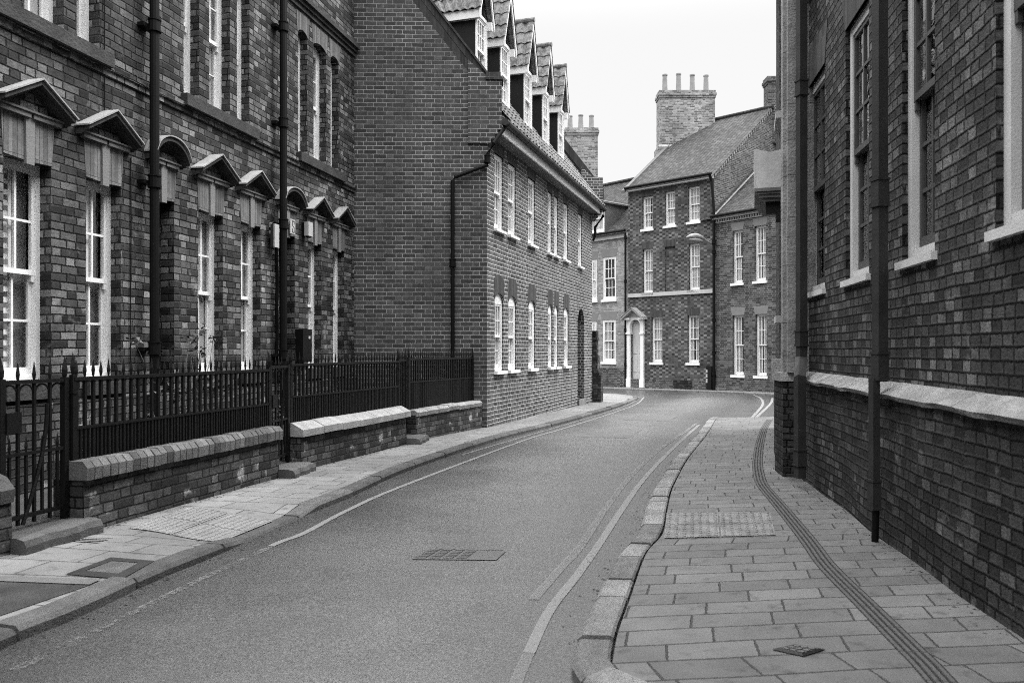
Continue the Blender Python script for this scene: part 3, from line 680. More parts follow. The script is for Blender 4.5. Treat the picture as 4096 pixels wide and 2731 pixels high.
def verge(W, sgn, o0, o1, th, lo, mat, nm, x0=-.28, x1=2.96, dz=0.0, uvb=False):
    mb = MB()
    pts = [(x0, R(vz(x0)+dz)), (x1, R(vz(x1)+dz))]
    for (xa, za), (xb, zb_) in zip(pts, pts[1:]):
        f = [W(xa, za-lo-th, o1), W(xb, zb_-lo-th, o1), W(xb, zb_-lo, o1), W(xa, za-lo, o1)]
        L = sqrt((xb-xa)**2+(zb_-za)**2)
        k = [W(xa, za-lo-th, o0), W(xb, zb_-lo-th, o0), W(xb, zb_-lo, o0), W(xa, za-lo, o0)]
        mb.poly(f, uv=[(0, 0), (L, 0), (L, .22), (0, .22)]); mb.poly([f[3], f[2], k[2], k[3]], uv=[(0, 0), (L, 0), (L, .22), (0, .22)])
        mb.poly([f[0], f[1], k[1], k[0]]); mb.poly(k[::-1])
        mb.poly([f[0], f[3], k[3], k[0]]); mb.poly([f[1], f[2], k[2], k[1]])
    return mb.build(nm, mat, B)
verge(WG.P, 1, -.02, .004, .20, .27, 'soldier', 'verge_band', .33, 2.96)
verge(WG.P, 1, -.34, .012, .17, .10, 'soldier', 'verge_coping', -.04)
verge(WG.P, 1, -.36, .045, .055, .05, 'sill_stone', 'verge_tile', -.06)
mb = MB(); kc = [(-.29, R(4.73)), (.02, R(4.73)), (.02, R(4.86)), (-.24, R(4.86)), (-.24, R(4.77)), (-.29, R(4.77))]
a = [WG.P(x, z, -.32) for x, z in kc]; b = [WG.P(x, z, .06) for x, z in kc]; mb.poly(a); mb.poly(b[::-1])
for i in range(6): mb.poly([a[i], b[i], b[(i+1) % 6], a[(i+1) % 6]])
mb.build('kneeler_cap', 'soldier', B)
far = lambda x, z, o: (WG.P(x, z, 0)[0]+dB[0]*(LB+.0)+o*WG.n[0], WG.P(x, z, 0)[1]+dB[1]*(LB+.0)+o*WG.n[1], z)
verge(far, 1, -.15, .18, .30, .05, 'soldier', 'verge_coping', -.30, 2.96)
mb = MB(); q = [far(x, z, 0) for x, z in kn]; q2 = [far(x, z, .3) for x, z in kn]
mb.poly(q); mb.poly(q2[::-1])
for i in range(len(q)): j = (i+1) % len(q); mb.poly([q[i], q2[i], q2[j], q[j]])
mb.build('kneeler', 'brick_facade', B)
gB = (-1.0, -.028)
def RB(s, t, z): return Vector((cB[0]+dB[0]*s+gB[0]*t, cB[1]+dB[1]*s+gB[1]*t, z))
rz = lambda t: R(4.50+1.274*t)
def pantiles(mb, fn, u0, u1, v0, v1, per=.21, amp=.022, row=.28, lap=.022, clip=None):
    """wavy clay tiles: fn(u, v, h) -> point, u across, v up the slope, h off the surface"""
    nu = max(2, int((u1-u0)/(per/7))); nr = max(1, int(round((v1-v0)/row)))
    for r in range(nr):
        a, b = v0+(v1-v0)*r/nr, v0+(v1-v0)*(r+1)/nr; jit = [random.uniform(-.004, .004) for _ in range(int((u1-u0)/per)+2)]
        prev = None
        for i in range(nu+1):
            u = u0+(u1-u0)*i/nu; wv = amp*sin(2*pi*u/per)+amp*.35*sin(4*pi*u/per+.6); j = jit[int((u-u0)/per)]
            col = [fn(u, a-.02, wv+lap*.1), fn(u, a-.02, wv+lap+j), fn(u, b, wv+j*.3)]
            if prev:
                mb.poly([prev[0], col[0], col[1], prev[1]]); mb.poly([prev[1], col[1], col[2], prev[2]], smooth=True)
            prev = col
sl_ = sqrt(1+1.274**2)
nB = Vector((dB[0], dB[1], 0)).cross(Vector((gB[0], gB[1], 1.274))).normalized()
if nB.z < 0: nB = -nB
mb = MB(); pantiles(mb, lambda u, v, h: RB(u, v/sl_, rz(v/sl_))+nB*h, .02, LB-.05, -.36*sl_, 2.96*sl_)
mb.poly([RB(0, 2.96, rz(2.96)), RB(LB, 2.96, rz(2.96)), RB(LB, 6.1, rz(-.1)), RB(0, 6.1, rz(-.1))])
mb.build('roof', 'pantile', B)
mb = MB(); mb.wbox(WB, .08, LB+.05, R(3.785), R(3.95), .235, .265); mb.build('fascia', 'white', B); mb = MB(); mb.wbox(WB, .08, LB+.05, R(3.80), R(3.82), 0, .235); mb.build('soffit', 'lead_dark', B)  # soffit coloured dark to carry the shadow under the eaves
mb = MB()      # half-round gutter with brackets
gut = [WB.P(.02, R(3.985), .33), WB.P(LB+.12, R(3.955), .33)]
mb.tube(gut, .062, 10)
for i in range(15):
    s = .1+i*(LB/14.5); mb.tube([WB.P(s, R(3.984), .33), WB.P(s+.05, R(3.984), .33)], .069, 10)
mb.build('gutter', 'pipe_grey', B)
for a, b, c, d in upo:
    mb = MB(); mb.prism(WB, [(a-.02, d), (b+.02, d), (b+.07, R(3.765)), (a-.07, R(3.765))], -.03, .005); mb.build('lintel', 'gauged_dark', B)
    window(B, WB, a, b, c, d, .03, 3, (2, 2), .05, .018, 0, (.04, .05, .07), 'net')
for a, b, c, d, rs in gro:
    mb = MB(); lo = arc(a-.02, b+.02, d, rs); hi = arc(a-.05, b+.05, d+.34, .10)
    for i in range(len(lo)-1): mb.poly([WB.P(*lo[i], .006), WB.P(*lo[i+1], .006), WB.P(*hi[i+1], .006), WB.P(*hi[i], .006)], uv=[(lo[i][0], 0), (lo[i+1][0], 0), (lo[i+1][0], .4), (lo[i][0], .4)])
    mb.build('lintel', 'gauged_dark', B)
    window(B, WB, a, b, c, d, .03, 3, (2, 2), .05, .018, rs, (.04, .06, .07), 'net', head=.02)
a, b, c, d, rs = dro
mb = MB(); lo = arc(a-.0, b+.0, d, rs); hi = arc(a-.10, b+.10, d+.22, .30)
for i in range(len(lo)-1): mb.poly([WB.P(*lo[i], .006), WB.P(*lo[i+1], .006), WB.P(*hi[i+1], .006), WB.P(*hi[i], .006)])
mb.build('lintel', 'brick_facade', B)
WD = Wall(cB[0]+gB[0]*.2, cB[1]+gB[1]*.2, *dB); q_at = lambda z: (z-R(4.755))/1.35
for i, s0 in enumerate((.03, 1.38, 2.94, 4.37, 5.80)):
    w_ = .54; c0 = s0+w_/2; ez, rg = R(5.98), R(7.03); zb_ = R(4.73)
    mb = MB()
    for sx in (s0, s0+w_): mb.poly([WD.P(sx, zb_, 0), WD.P(sx, ez, 0), WD.P(sx, ez, -q_at(ez)-.1), WD.P(sx, zb_, -.1)])
    mb.poly([WD.P(s0, ez, -.04), WD.P(s0+w_, ez, -.04), WD.P(c0, rg, -.04)])
    dm = mb.build('dormer', 'dark', B)
    mb = MB(); mb.wbox(WD, s0-.004, s0+.03, zb_-.06, ez, -.012, .015); mb.wbox(WD, s0+w_-.03, s0+w_+.004, zb_-.06, ez, -.012, .015); mb.wbox(WD, s0+.03, s0+w_-.03, zb_-.08, zb_+.05, -.12, .03); mb.wbox(WD, s0+.03, s0+w_-.03, ez-.06, ez, -.12, .015)
    mb.build('window_surround', 'white', dm)
    window(B, WD, s0+.03, s0+w_-.03, zb_+.05, ez-.06, .0, 3, (2, 2), .03, .016, 0, None, 'net')
    mb = MB(); 
    for sgn in (-1, 1):
        e_ = c0+sgn*(w_/2+.09)
        run = sqrt((w_/2+.09)**2+(rg-ez)**2); nrm = Vector((sgn*(rg-ez)/run, 0, (w_/2+.09)/run))
        def fn(u, v, h, e_=e_, sgn=sgn, run=run, nrm=nrm):
            k = v/run; s = e_+(c0-e_)*k; z = ez+(rg-ez)*k
            uu = -.14+u*(q_at(z)+.25); p = Vector(WD.P(s+nrm.x*h, z+nrm.z*h, -uu)); return p
        nu = 1.35
        pantiles(mb, lambda u, v, h: fn(u/1.6, v, h), 0, 1.6, 0, run, .2, .02, .26, .022)
    rt = mb.build('dormer_roof', 'pantile', dm)
    mb = MB(); mb.tube([WD.P(c0, rg+.012, .15), WD.P(c0, rg+.012, -q_at(rg)-.1)], .055, 10); mb.build('ridge_tile', 'pantile', dm)
    for sgn in (-1, 1):
        e_ = c0+sgn*(w_/2+.11); mb = MB()
        mb.prism(WD, [(e_, ez-.17), (e_, ez-.02), (c0, rg-.02), (c0, rg-.20)], .10, .125); mb.build('bargeboard', 'white', dm)
        x0 = min(c0+sgn*w_/2, c0+sgn*(w_/2+.075)); mb = MB(); mb.wbox(WD, x0, x0+.075, ez-.17, ez-.02, -q_at(ez)-.05, .10); mb.build('eaves_board', 'white', dm)
# gutter outlet and downpipe on the gable
G = lambda px, py, o=.07: WG.P(WG.hit(px), R((HZ-py)/131.0), o)
pipe(B, [G(1040, 890), G(1040, 418), G(1046, 409), G(1120, 381), G(1121, 356), G(1134, 333, .12), WB.P(.12, R(3.93), .30)], .036, 'pipe', False, [G(1040, 605), G(1120, 368)], 1.5)
q = lambda z, o=.1: WB.P(LB-.06, z, o)
pipe(B, [q(R(3.9), .33), q(R(3.75), .33), q(R(3.45), .10), q(R(3.2), .10), WB.P(LB+.05, R(3.1), .02)], .04, 'pipe')

# ================================================================== HOUSES C, D, E closing the street
C = thing('chequered_house', (6.7, 33.2, zp(33)), 'three-storey chequered brick house with pale pedimented doorway at the end of the street', 'house')
WC = Wall(6.66-.72*2.243, 33+.694*2.243, .72, -.694); LC = WC.hit(1640)
def wz(W, l): return [(W.hit(a), W.hit(b), W.z((a+b)/2, d), W.z((a+b)/2, c)) for a, b, c, d in l]
zC0 = zr(33)-.4; eC, rC = R(7.0), R(10.7)
cw = [wz(WC, l) for l in ([(1475, 1499, 451, 526), (1526.7, 1550.7, 439, 518), (1580, 1606.8, 428, 509)], [(1476, 1499, 571, 673), (1582, 1607, 559, 666)], [(1496, 1521, 727.5, 832), (1579, 1605, 723.6, 833)])]
blind = wz(WC, [(1527, 1551, 566, 669)])[0]; doorC = wz(WC, [(1449, 1473, 738, 889)])[0]
allw = [w for g in cw for w in g]
mb = MB(); wallface(mb, WC, 0, LC, zC0, eC, allw+[blind, doorC], .13)
a, b, c, d = blind; mb.poly([WC.P(a, c, -.07), WC.P(b, c, -.07), WC.P(b, d, -.07), WC.P(a, d, -.07)])
mb.build('wall', 'brick_chequer', C)
mb = MB()
for sx in (0, LC): mb.poly([WC.P(sx, zC0, 0), WC.P(sx, zC0, -10), WC.P(sx, eC, -10), WC.P(sx, rC-.05, -5), WC.P(sx, eC-.05, 0)])
mb.poly([WC.P(0, zC0, -10), WC.P(LC, zC0, -10), WC.P(LC, eC, -10), WC.P(0, eC, -10)]); mb.build('gable_wall', 'brick_far', C)
mb = MB(); sC = (rC-eC)/5
f = lambda s, o: WC.P(s, eC+.06-sC*o if o > -5 else rC+.06+sC*(o+5), o)
mb.poly([f(-.05, .22), f(LC+.06, .22), f(LC+.06, -5), f(-.05, -5)]); mb.poly([f(-.05, -5), f(LC+.06, -5), f(LC+.06, -10.2), f(-.05, -10.2)])
mb.build('roof', 'plain_tile', C)
mb = MB(); mb.tube([WC.P(-.05, rC+.09, -5), WC.P(LC+.06, rC+.09, -5)], .09, 8); mb.build('ridge_tile', 'plain_tile', C)
mb = MB(); vq = lambda o, dz: (lambda p: (p[0], p[1], p[2]+dz))(f(0, o))
for s0, s1 in ((-.16, .02),):
    mb.hexa([(*WC.P(s0, 0, .3)[:2], f(0, .3)[2]-.05), (*WC.P(s1, 0, .3)[:2], f(0, .3)[2]-.05), (*WC.P(s1, 0, -4.7)[:2], f(0, -4.7)[2]-.05), (*WC.P(s0, 0, -4.7)[:2], f(0, -4.7)[2]-.05)],
            [(*WC.P(s0, 0, .3)[:2], f(0, .3)[2]+.07), (*WC.P(s1, 0, .3)[:2], f(0, .3)[2]+.07), (*WC.P(s1, 0, -4.7)[:2], f(0, -4.7)[2]+.07), (*WC.P(s0, 0, -4.7)[:2], f(0, -4.7)[2]+.07)])
mb.build('verge_coping', 'verge_stone', C)
mb = MB()
for k in range(30):
    o0 = -.02-k*.165; mb.hexa([(*WC.P(LC, 0, o0)[:2], f(0, o0)[2]-.14), (*WC.P(LC+.05, 0, o0)[:2], f(0, o0)[2]-.14), (*WC.P(LC+.05, 0, o0-.08)[:2], f(0, o0-.08)[2]-.14), (*WC.P(LC, 0, o0-.08)[:2], f(0, o0-.08)[2]-.14)],
                                [(*WC.P(LC, 0, o0)[:2], f(0, o0)[2]-.02), (*WC.P(LC+.05, 0, o0)[:2], f(0, o0)[2]-.02), (*WC.P(LC+.05, 0, o0-.08)[:2], f(0, o0-.08)[2]-.02), (*WC.P(LC, 0, o0-.08)[:2], f(0, o0-.08)[2]-.02)])
mb.build('verge_dentils', 'brick_pale', C)
mb = MB(); mb.wbox(WC, 0, LC, eC-.16, eC-.02, 0, .20); mb.build('eaves_board', 'white_old', C)
mb = MB(); mb.tube([WC.P(-.02, eC-.0, .25), WC.P(LC+.02, eC-.0, .25)], .06, 8); mb.build('gutter', 'pipe', C)
zst = WC.z(1545, 673); mb = MB(); mb.wbox(WC, 0, LC, zst-.09, zst+.07, 0, .06); mb.build('string_course', 'white_old', C)
def head(par, W, w, h, mat, fl=.07, nm='lintel'):
    a, b, c, d = w; mb = MB(); mb.prism(W, [(a-.02, d), (b+.02, d), (b+fl, d+h), (a-fl, d+h)], -.02, .006); mb.build(nm, mat, par)
for g in cw:
    for w_ in g:
        head(C, WC, w_, .28, 'gauged_dark'); window(C, WC, *w_, .11, 3, (2, 2), .045, .02, 0, (.06, .10, .06), random.choice(['net', 'net']), style=random.choice(['folds', 'parted', 'folds']))
head(C, WC, blind, .28, 'gauged_dark')
mb = MB(); mb.wbox(WC, 0, LC, zC0, zr(33)+.42, 0, .03); mb.build('plinth', 'brick_far', C)
# the pedimented doorway
a, b, c, d = doorC; sp = d-.55
mb = MB(); mb.wbox(WC, a-.02, b+.02, c+.0, d+.05, -.20, -.14); dr = mb.build('door', 'door', C)
mb = MB(); hw = (b-a)/2
for x in (a+.05, a+hw+.03):
    for z0, z1 in ((c+.10, c+.55), (c+.65, c+1.35), (c+1.45, c+1.75)): mb.wbox(WC, x, x+hw-.09, z0, z1, -.14, -.12)
mb.build('door_panel', 'door', dr, .008)
mb = MB(); 
for x0, x1 in ((a-.16, a+.0), (b-.0, b+.16)):
    mb.wbox(WC, x0, x1, c, sp, -.12, .09); mb.wbox(WC, x0-.03, x1+.03, c, c+.36, -.1, .12); mb.wbox(WC, x0-.03, x1+.03, sp, sp+.07, -.1, .13); mb.wbox(WC, x0-.01, x1+.01, sp+.07, sp+.62, -.1, .10); mb.wbox(WC, x0-.04, x1+.04, sp+.62, sp+.70, -.1, .22)
pts = arc(a, b, sp+.62, .30); mb.prism(WC, [(a, sp+.7)]+[(x, z) for x, z in pts]+[(b, sp+.7)], -.1, .085) 
mb.build('door_surround', 'white', C)
mb = MB(); pk = [(a-.30, sp+.70), ((a+b)/2, sp+1.12), (b+.30, sp+.70)]
path_box(mb, WC, pk, .08, -.05, .34); mb.prism(WC, [(a-.2, sp+.68), ((a+b)/2, sp+1.05), (b+.2, sp+.68)], -.05, .08); mb.build('door_pediment', 'white_old', C)
mb = MB(); path_box(mb, WC, [(x, z+.03) for x, z in pk], .025, -.02, .38); mb.build('pediment_capping', 'lead', C)
mb = MB(); mb.wbox(WC, a-.2, b+.2, zr(33), c, -.1, .24); mb.build('door_step', 'kerb', C, .02)
s = LC+.06; q = lambda z, o=.12: WC.P(s, z, o)
pipe(C, [WC.P(LC-.05, eC-.05, .26), WC.P(LC-.02, eC-.3, .14), q(R(5.6)), q(zr(32)+.08)], .055, 'pipe', False, [q(R(z)) for z in (4.3, 3.9, 1.2, -.1, -.9)], 1.4)
s2 = -.08; q = lambda z, o=.10: WC.P(s2, z, o)
pipe(C, [q(R(5.1)), q(zr(34)+.08)], .045, 'pipe', False, [q(R(z)) for z in (4.9, 3.0, .9, -.6)], 1.4)

def chimney(par, x0, x1, y0, y1, zb_, zt_, mat, sh=0.0, pots=4, nm='chimney', ph=.75, pr=.13, ang=0.0):
    mb = MB(); cx, cy = (x0+x1)/2, (y0+y1)/2
    def bx(e, z0, z1): mb.box(x0-e, x1+e, y0-e, y1+e, z0, z1)
    bx(sh, zb_, zb_+(zt_-zb_)*.30); 
    if sh:   # sloping shoulder
        z0 = zb_+(zt_-zb_)*.30; z1 = z0+sh*1.2
        lo = [(x0-sh, y0-sh, z0), (x1+sh, y0-sh, z0), (x1+sh, y1+sh, z0), (x0-sh, y1+sh, z0)]; hi = [(x0, y0, z1), (x1, y0, z1), (x1, y1, z1), (x0, y1, z1)]; mb.hexa(lo, hi)
    bx(0, zb_+(zt_-zb_)*.30, zt_-.34); bx(.035, zt_-.34, zt_-.24); bx(.065, zt_-.24, zt_-.12); bx(.03, zt_-.12, zt_)
    ck = mb.build(nm, mat, par)
    for i in range(pots):
        x = x0+(x1-x0)*(i+.5)/pots; mb = MB(); k = random.uniform(.92, 1.05)
        mb.tube([(x, cy, zt_-.05), (x, cy, zt_+.06), (x, cy, zt_+ph*.92*k), (x, cy, zt_+ph*.93*k), (x, cy, zt_+ph*k)], [pr*1.2, pr*1.12, pr*.92, pr*1.08, pr*1.08], 14); mb.build('chimney_pot', 'pot', ck)
X = lambda px, y: (px-CX)/F_*y
chimney(C, X(1514, 37), X(1641, 37), 36.9, 37.7, R(8.3), R(12.05), 'brick_chimney', .09, 4, ph=.86, pr=.115)
chimney(C, X(1762, 35.4), X(1800, 35.4), 35.3, 35.9, R(9.2), R(12.15), 'brick_far', .0, 0)

D = thing('sash_house', (9.0, 30.6, zp(30)), 'lower two-storey brick house right of the chequered house, partly behind the near right wall', 'house')
WDh = Wall(WC.P(LC, 0)[0], WC.P(LC, 0)[1], .605, -.796); LD = 7.5; eD = R(5.30); sD = .68
dw = wz(WDh, [(1682.6, 1705.6, 529, 650), (1733, 1759, 518, 645), (1682.6, 1708, 723.6, 861), (1735, 1760.7, 721, 863)])
mb = MB(); wallface(mb, WDh, .01, LD, zr(30)-.4, eD, dw, .13); mb.poly([WDh.P(LD, zr(30)-.4), WDh.P(LD, zr(30)-.4, -9), WDh.P(LD, eD, -9), WDh.P(LD, eD+4.5*sD, -4.5), WDh.P(LD, eD)]); mb.build('wall', 'brick_far', D)
f2 = lambda s, o: WDh.P(s, eD+.05-sD*o if o > -4.5 else eD+.05+sD*4.5+sD*(o+4.5), o)
mb = MB(); mb.poly([f2(-.55, .2), f2(LD+.1, .2), f2(LD+.1, -4.5), f2(.6, -4.5)]); mb.poly([f2(.6, -4.5), f2(LD+.1, -4.5), f2(LD+.1, -9.2), f2(1.2, -9.2)]); mb.build('roof', 'plain_tile', D)
mb = MB(); p0, p1 = f2(0.02, .12), f2(.55, -3.6)
e0 = Vector(WC.P(LC+.03, 0, .1)); e1 = Vector(WC.P(LC+.03, 0, -3.7))
def dz_at(p): 
    r = (p.x-WDh.p[0], p.y-WDh.p[1]); o = r[0]*WDh.n[0]+r[1]*WDh.n[1]; return eD+.05-sD*o
for th, dz, wd, m in ((.03, .06, .08, 'lead'), (.05, .22, .05, 'sill_stone')):
    a0, a1 = e0.copy(), e1.copy(); a0.z, a1.z = dz_at(e0)+dz, dz_at(e1)+dz; side = Vector((WC.d[0], WC.d[1], 0))*wd; upv = Vector((0, 0, th))
    mb = MB(); mb.hexa([tuple(a0), tuple(a0+side), tuple(a1+side), tuple(a1)], [tuple(a0+upv), tuple(a0+side+upv), tuple(a1+side+upv), tuple(a1+upv)]); mb.build('roof_flashing', m, D)
mb = MB(); mb.wbox(WDh, .02, LD, eD-.13, eD-.05, 0, .16)
mb.wbox(WDh, .02, LD, eD-.26, eD-.22, 0, .05); mb.build('eaves_cornice', 'white_old', D)
mb = MB()
for i in range(60):
    s = .05+i*.115; mb.wbox(WDh, s, s+.055, eD-.22, eD-.13, 0, .10)
mb.build('dentils', 'brick_pale', D)
mb = MB(); mb.tube([WDh.P(.0, eD-.0, .22), WDh.P(LD, eD-.0, .22)], .06, 8); mb.build('gutter', 'pipe', D)
for w_ in dw:
    head(D, WDh, w_, .30, 'keystone', .09); window(D, WDh, *w_, .11, 3, (2, 2), .045, .02, 0, (.07, .10, .06), 'net', style=random.choice(['folds', 'parted']))
mb = MB(); zz0 = zr(30)+.05
for k in range(4): mb.wbox(WDh, .12, LD, zz0+k*.15-.3, zz0+k*.15+.15, 0, .075-.02*k)
mb.build('plinth', 'brick_far', D)

E = thing('pale_brick_house', (4.3, 35.6, zp(35)), 'pale brick house with a lead dormer between the gabled house and the chequered house', 'house')
WE = Wall(5.04-.658*8, 34.56+.752*8, .658, -.752); LE = 8.0; eE = R(5.2); sE = .80
ew = wz(WE, [(1385, 1414.6, 590, 688), (1357, 1370.5, 596, 690), (1384, 1414, 734, 831), (1357, 1370, 738, 836)])
mb = MB(); wallface(mb, WE, 0, LE, zr(35)-.4, eE, ew, .06); mb.poly([WE.P(0, zr(35)-.4), WE.P(0, zr(35)-.4, -8), WE.P(0, eE, -8), WE.P(0, eE+3.2, -4), WE.P(0, eE)]); mb.build('wall', 'brick_pale', E)
f3 = lambda s, o: WE.P(s, eE+.05-sE*o if o > -4 else eE+.05+sE*4+sE*(o+4), o)
mb = MB(); mb.poly([f3(-.1, .2), f3(LE, .2), f3(LE, -4), f3(-.1, -4)]); mb.poly([f3(-.1, -4), f3(LE, -4), f3(LE, -8.2), f3(-.1, -8.2)]); mb.build('roof', 'plain_tile', E)
mb = MB(); mb.tube([WE.P(-.1, eE+3.3, -4), WE.P(LE, eE+3.3, -4)], .09, 8); mb.build('ridge_tile', 'plain_tile', E)
mb = MB(); mb.wbox(WE, 0, LE-.02, eE-.28, eE-.06, 0, .10); mb.build('eaves_board', 'white_old', E)
mb = MB(); mb.tube([WE.P(0, eE-.0, .22), WE.P(LE, eE-.0, .22)], .06, 8); mb.build('gutter', 'pipe', E)
for i, w_ in enumerate(ew):
    head(E, WE, w_, .36, 'keystone', .12); window(E, WE, *w_, .02, 3, (2, 2), .075, .024, 0, (.07, .10, .07), 'net', style='dark' if i < 2 else 'parted')
mb = MB(); mb.wbox(WE, 0, LE, zr(35)-.3, zr(35)+.9, 0, .012); mb.build('plinth', 'brick_far', E)
s0, s1 = WE.hit(1350), WE.hit(1386); z0, z1 = R(5.33), R(6.62)
mb = MB()
for sx in (s0, s1): mb.poly([WE.P(sx, z0, -.08), WE.P(sx, z1, -.08), WE.P(sx, z1, -.08-(z1-z0)/sE-.2), WE.P(sx, z0, -.2)])
for i in range(6):   # the slightly cambered lead top
    a, b = s0-.1+(s1-s0+.2)*i/6, s0-.1+(s1-s0+.2)*(i+1)/6; h = lambda s: .14*(1-((s-(s0+s1)/2)/((s1-s0)/2+.1))**2)
    mb.hexa([WE.P(a, z1-.02, .05), WE.P(b, z1-.02, .05), WE.P(b, z1-.02, -2.0), WE.P(a, z1-.02, -2.0)], [WE.P(a, z1+.05+h(a), .05), WE.P(b, z1+.05+h(b), .05), WE.P(b, z1+.05+h(b), -2.2), WE.P(a, z1+.05+h(a), -2.2)])
dm = mb.build('dormer', 'lead_dark', E)
WEd = WE.shift(-.08); window(E, WEd, s0, s1-.01, z0, z1-.02, -.02, 3, (1, 1), .08, .025, 0, (.03, .10, .05), 'net')
chimney(E, X(1298, 37.6), X(1372, 37.6), 37.4, 38.3, R(6.2), R(10.45), 'brick_chimney', .08, 3, ph=.72, pr=.115)

# ================================================================== BUILDING F: the near wall on the right
Fh = thing('brick_hall', (4.0, 6.5, zp(6)), 'tall dark brick building on the right with a sloping stone band and grey square pipes', 'building')
WF = Wall(1.607+.16*.5+.0, .5, .16, 1.0, -1); LF = WF.shift(.14).hit(1801)+.50
WU = WF.shift(-.09)
fw_ = []
for a, b in ((1853, 1894.6), (1942, 1996), (2072, 2147), (2287, 2420)): fw_.append((WU.hit(b), WU.hit(a), R(.57), R(2.63)))
fw_.sort()
fu_ = [(a, b, R(3.55), R(5.3)) for a, b, c, d in fw_]
mb = MB(); wallface(mb, WU, 0, LF, R(-.32), R(6.6), fw_+fu_, .10)
for p, q in (((0, 0), (0, -7)), ((0, -7), (LF, -7)), ((LF, -7), (LF, 0))): mb.poly([WU.P(p[0], R(-2), p[1]), WU.P(q[0], R(-2), q[1]), WU.P(q[0], R(6.6), q[1]), WU.P(p[0], R(6.6), p[1])])
mb.build('wall', 'brick_old', Fh)
mb = MB(); mb.poly([WU.P(0, R(6.6), .15), WU.P(LF+6, R(6.6), .15), WU.P(LF+6, R(9), -3.6), WU.P(0, R(9), -3.6)]); mb.poly([WU.P(0, R(9), -3.6), WU.P(LF+6, R(9), -3.6), WU.P(LF+6, R(6.6), -7.1), WU.P(0, R(6.6), -7.1)]); mb.build('roof', 'plain_tile', Fh)
mb = MB(); x0_, y0_ = WF.P(0, 0)[:2]; mb.box(x0_+.03, x0_+7, -20, y0_-.02, zr(-5)-.3, R(6.6)); mb.build('unseen_street_block', 'brick_old', Fh)  # unseen street block behind the camera, added to cut light from there
mb = MB(); mb.hexa([(x0_, -20.2, R(6.6)), (x0_+7.2, -20.2, R(6.6)), (x0_+7.2, y0_, R(6.6)), (x0_, y0_, R(6.6))], [(x0_+3.4, -20.2, R(9)), (x0_+3.8, -20.2, R(9)), (x0_+3.8, y0_, R(9)), (x0_+3.4, y0_, R(9))]); mb.build('roof', 'plain_tile', Fh)
# plinth with slight bulges, sloping stone band above it
mb = MB(); ns, nz_ = 60, 14; zl, zh = zp(1)-.4, R(-.30)
bul = lambda s, z: .012*sin(s*1.7+z*2)+.010*sin(s*4.1-z*3)
for i in range(ns):
    for j in range(nz_):
        a, b, c, d = LF*i/ns, LF*(i+1)/ns, zl+(zh-zl)*j/nz_, zl+(zh-zl)*(j+1)/nz_
        mb.poly([WF.P(a, c, bul(a, c)), WF.P(b, c, bul(b, c)), WF.P(b, d, bul(b, d)), WF.P(a, d, bul(a, d))], uv=[(a, c), (b, c), (b, d), (a, d)], smooth=True)
mb.build('plinth', 'brick_plinth', Fh)
mb = MB(); s = 0
while s < LF-.05:
    L = random.uniform(.9, 1.4); e = min(s+L, LF); k = 5
    for i in range(k):
        a, b = s+.004+(e-s-.008)*i/k, s+.004+(e-s-.008)*(i+1)/k; ja, jb = [.010*sin(x*7.3)+.006*sin(x*17) for x in (a, b)]
        pr = lambda x, j: [WF.P(x, R(-.31), -.1), WF.P(x, R(-.31)+j*.5, .036), WF.P(x, R(-.282)+j*.5, .05+j*.5), WF.P(x, R(-.212)+j*.4, -.07), WF.P(x, R(-.205), -.10)]
        A_, B_ = pr(a, ja), pr(b, jb)
        for m in range(4): mb.poly([A_[m], B_[m], B_[m+1], A_[m+1]], smooth=m == 2)
        if i == 0: mb.poly(A_)
        if i == k-1: mb.poly(B_[::-1])
    s = e
M['band_stone'] = plain('pale sloping stone band', .23, .9, .5, 5, .012, 45)
mb.build('stone_band', 'band_stone', Fh)
for a, b, c, d in fw_+fu_:
    window(Fh, WU, a, b, c, d, .035, 2, (3, 3), .075, .024, 0, (.04, .05, .035), 'net_grey', None, 'white_sill', 0, False, 'dark', smat='sash_dark')
    mb = MB(); mb.prism(WU, [(a-.01, d), (b+.01, d), (b+.12, d+.36), (a-.12, d+.36)], -.02, .006); mb.build('lintel', 'gauged_dark', Fh)
# stone pilaster standing on a brick pier
sp0 = WF.shift(.14).hit(1801); pz = R(-.24)
mb = MB(); mb.wbox(WF, sp0-.02, sp0+.46, zp(8)-.3, pz-.06, -.1, .155); mb.build('pier', 'brick_plinth', Fh)
mb = MB(); mb.prism(WF, [(sp0-.03, pz-.07), (sp0+.49, pz-.07), (sp0+.47, pz+.02), (sp0+.0, pz+.02)], -.1, .18); mb.build('pier_cap', 'stone', Fh, .02)
sp0 = WF.shift(.12).hit(1808)-.03; mb = MB(); z = pz+.02; k = 0
while z < R(6.5):
    h = random.uniform(.34, .62); mb.wbox(WF, sp0+.03+random.uniform(0, .004), sp0+.28, z, z+h-.004, -.15, .115+random.uniform(-.003, .003)); mb.wbox(WF, sp0+.12, sp0+.25, z, z+h-.004, -.15, .145); z += h
mb.build('pilaster', 'stone', Fh, .012)
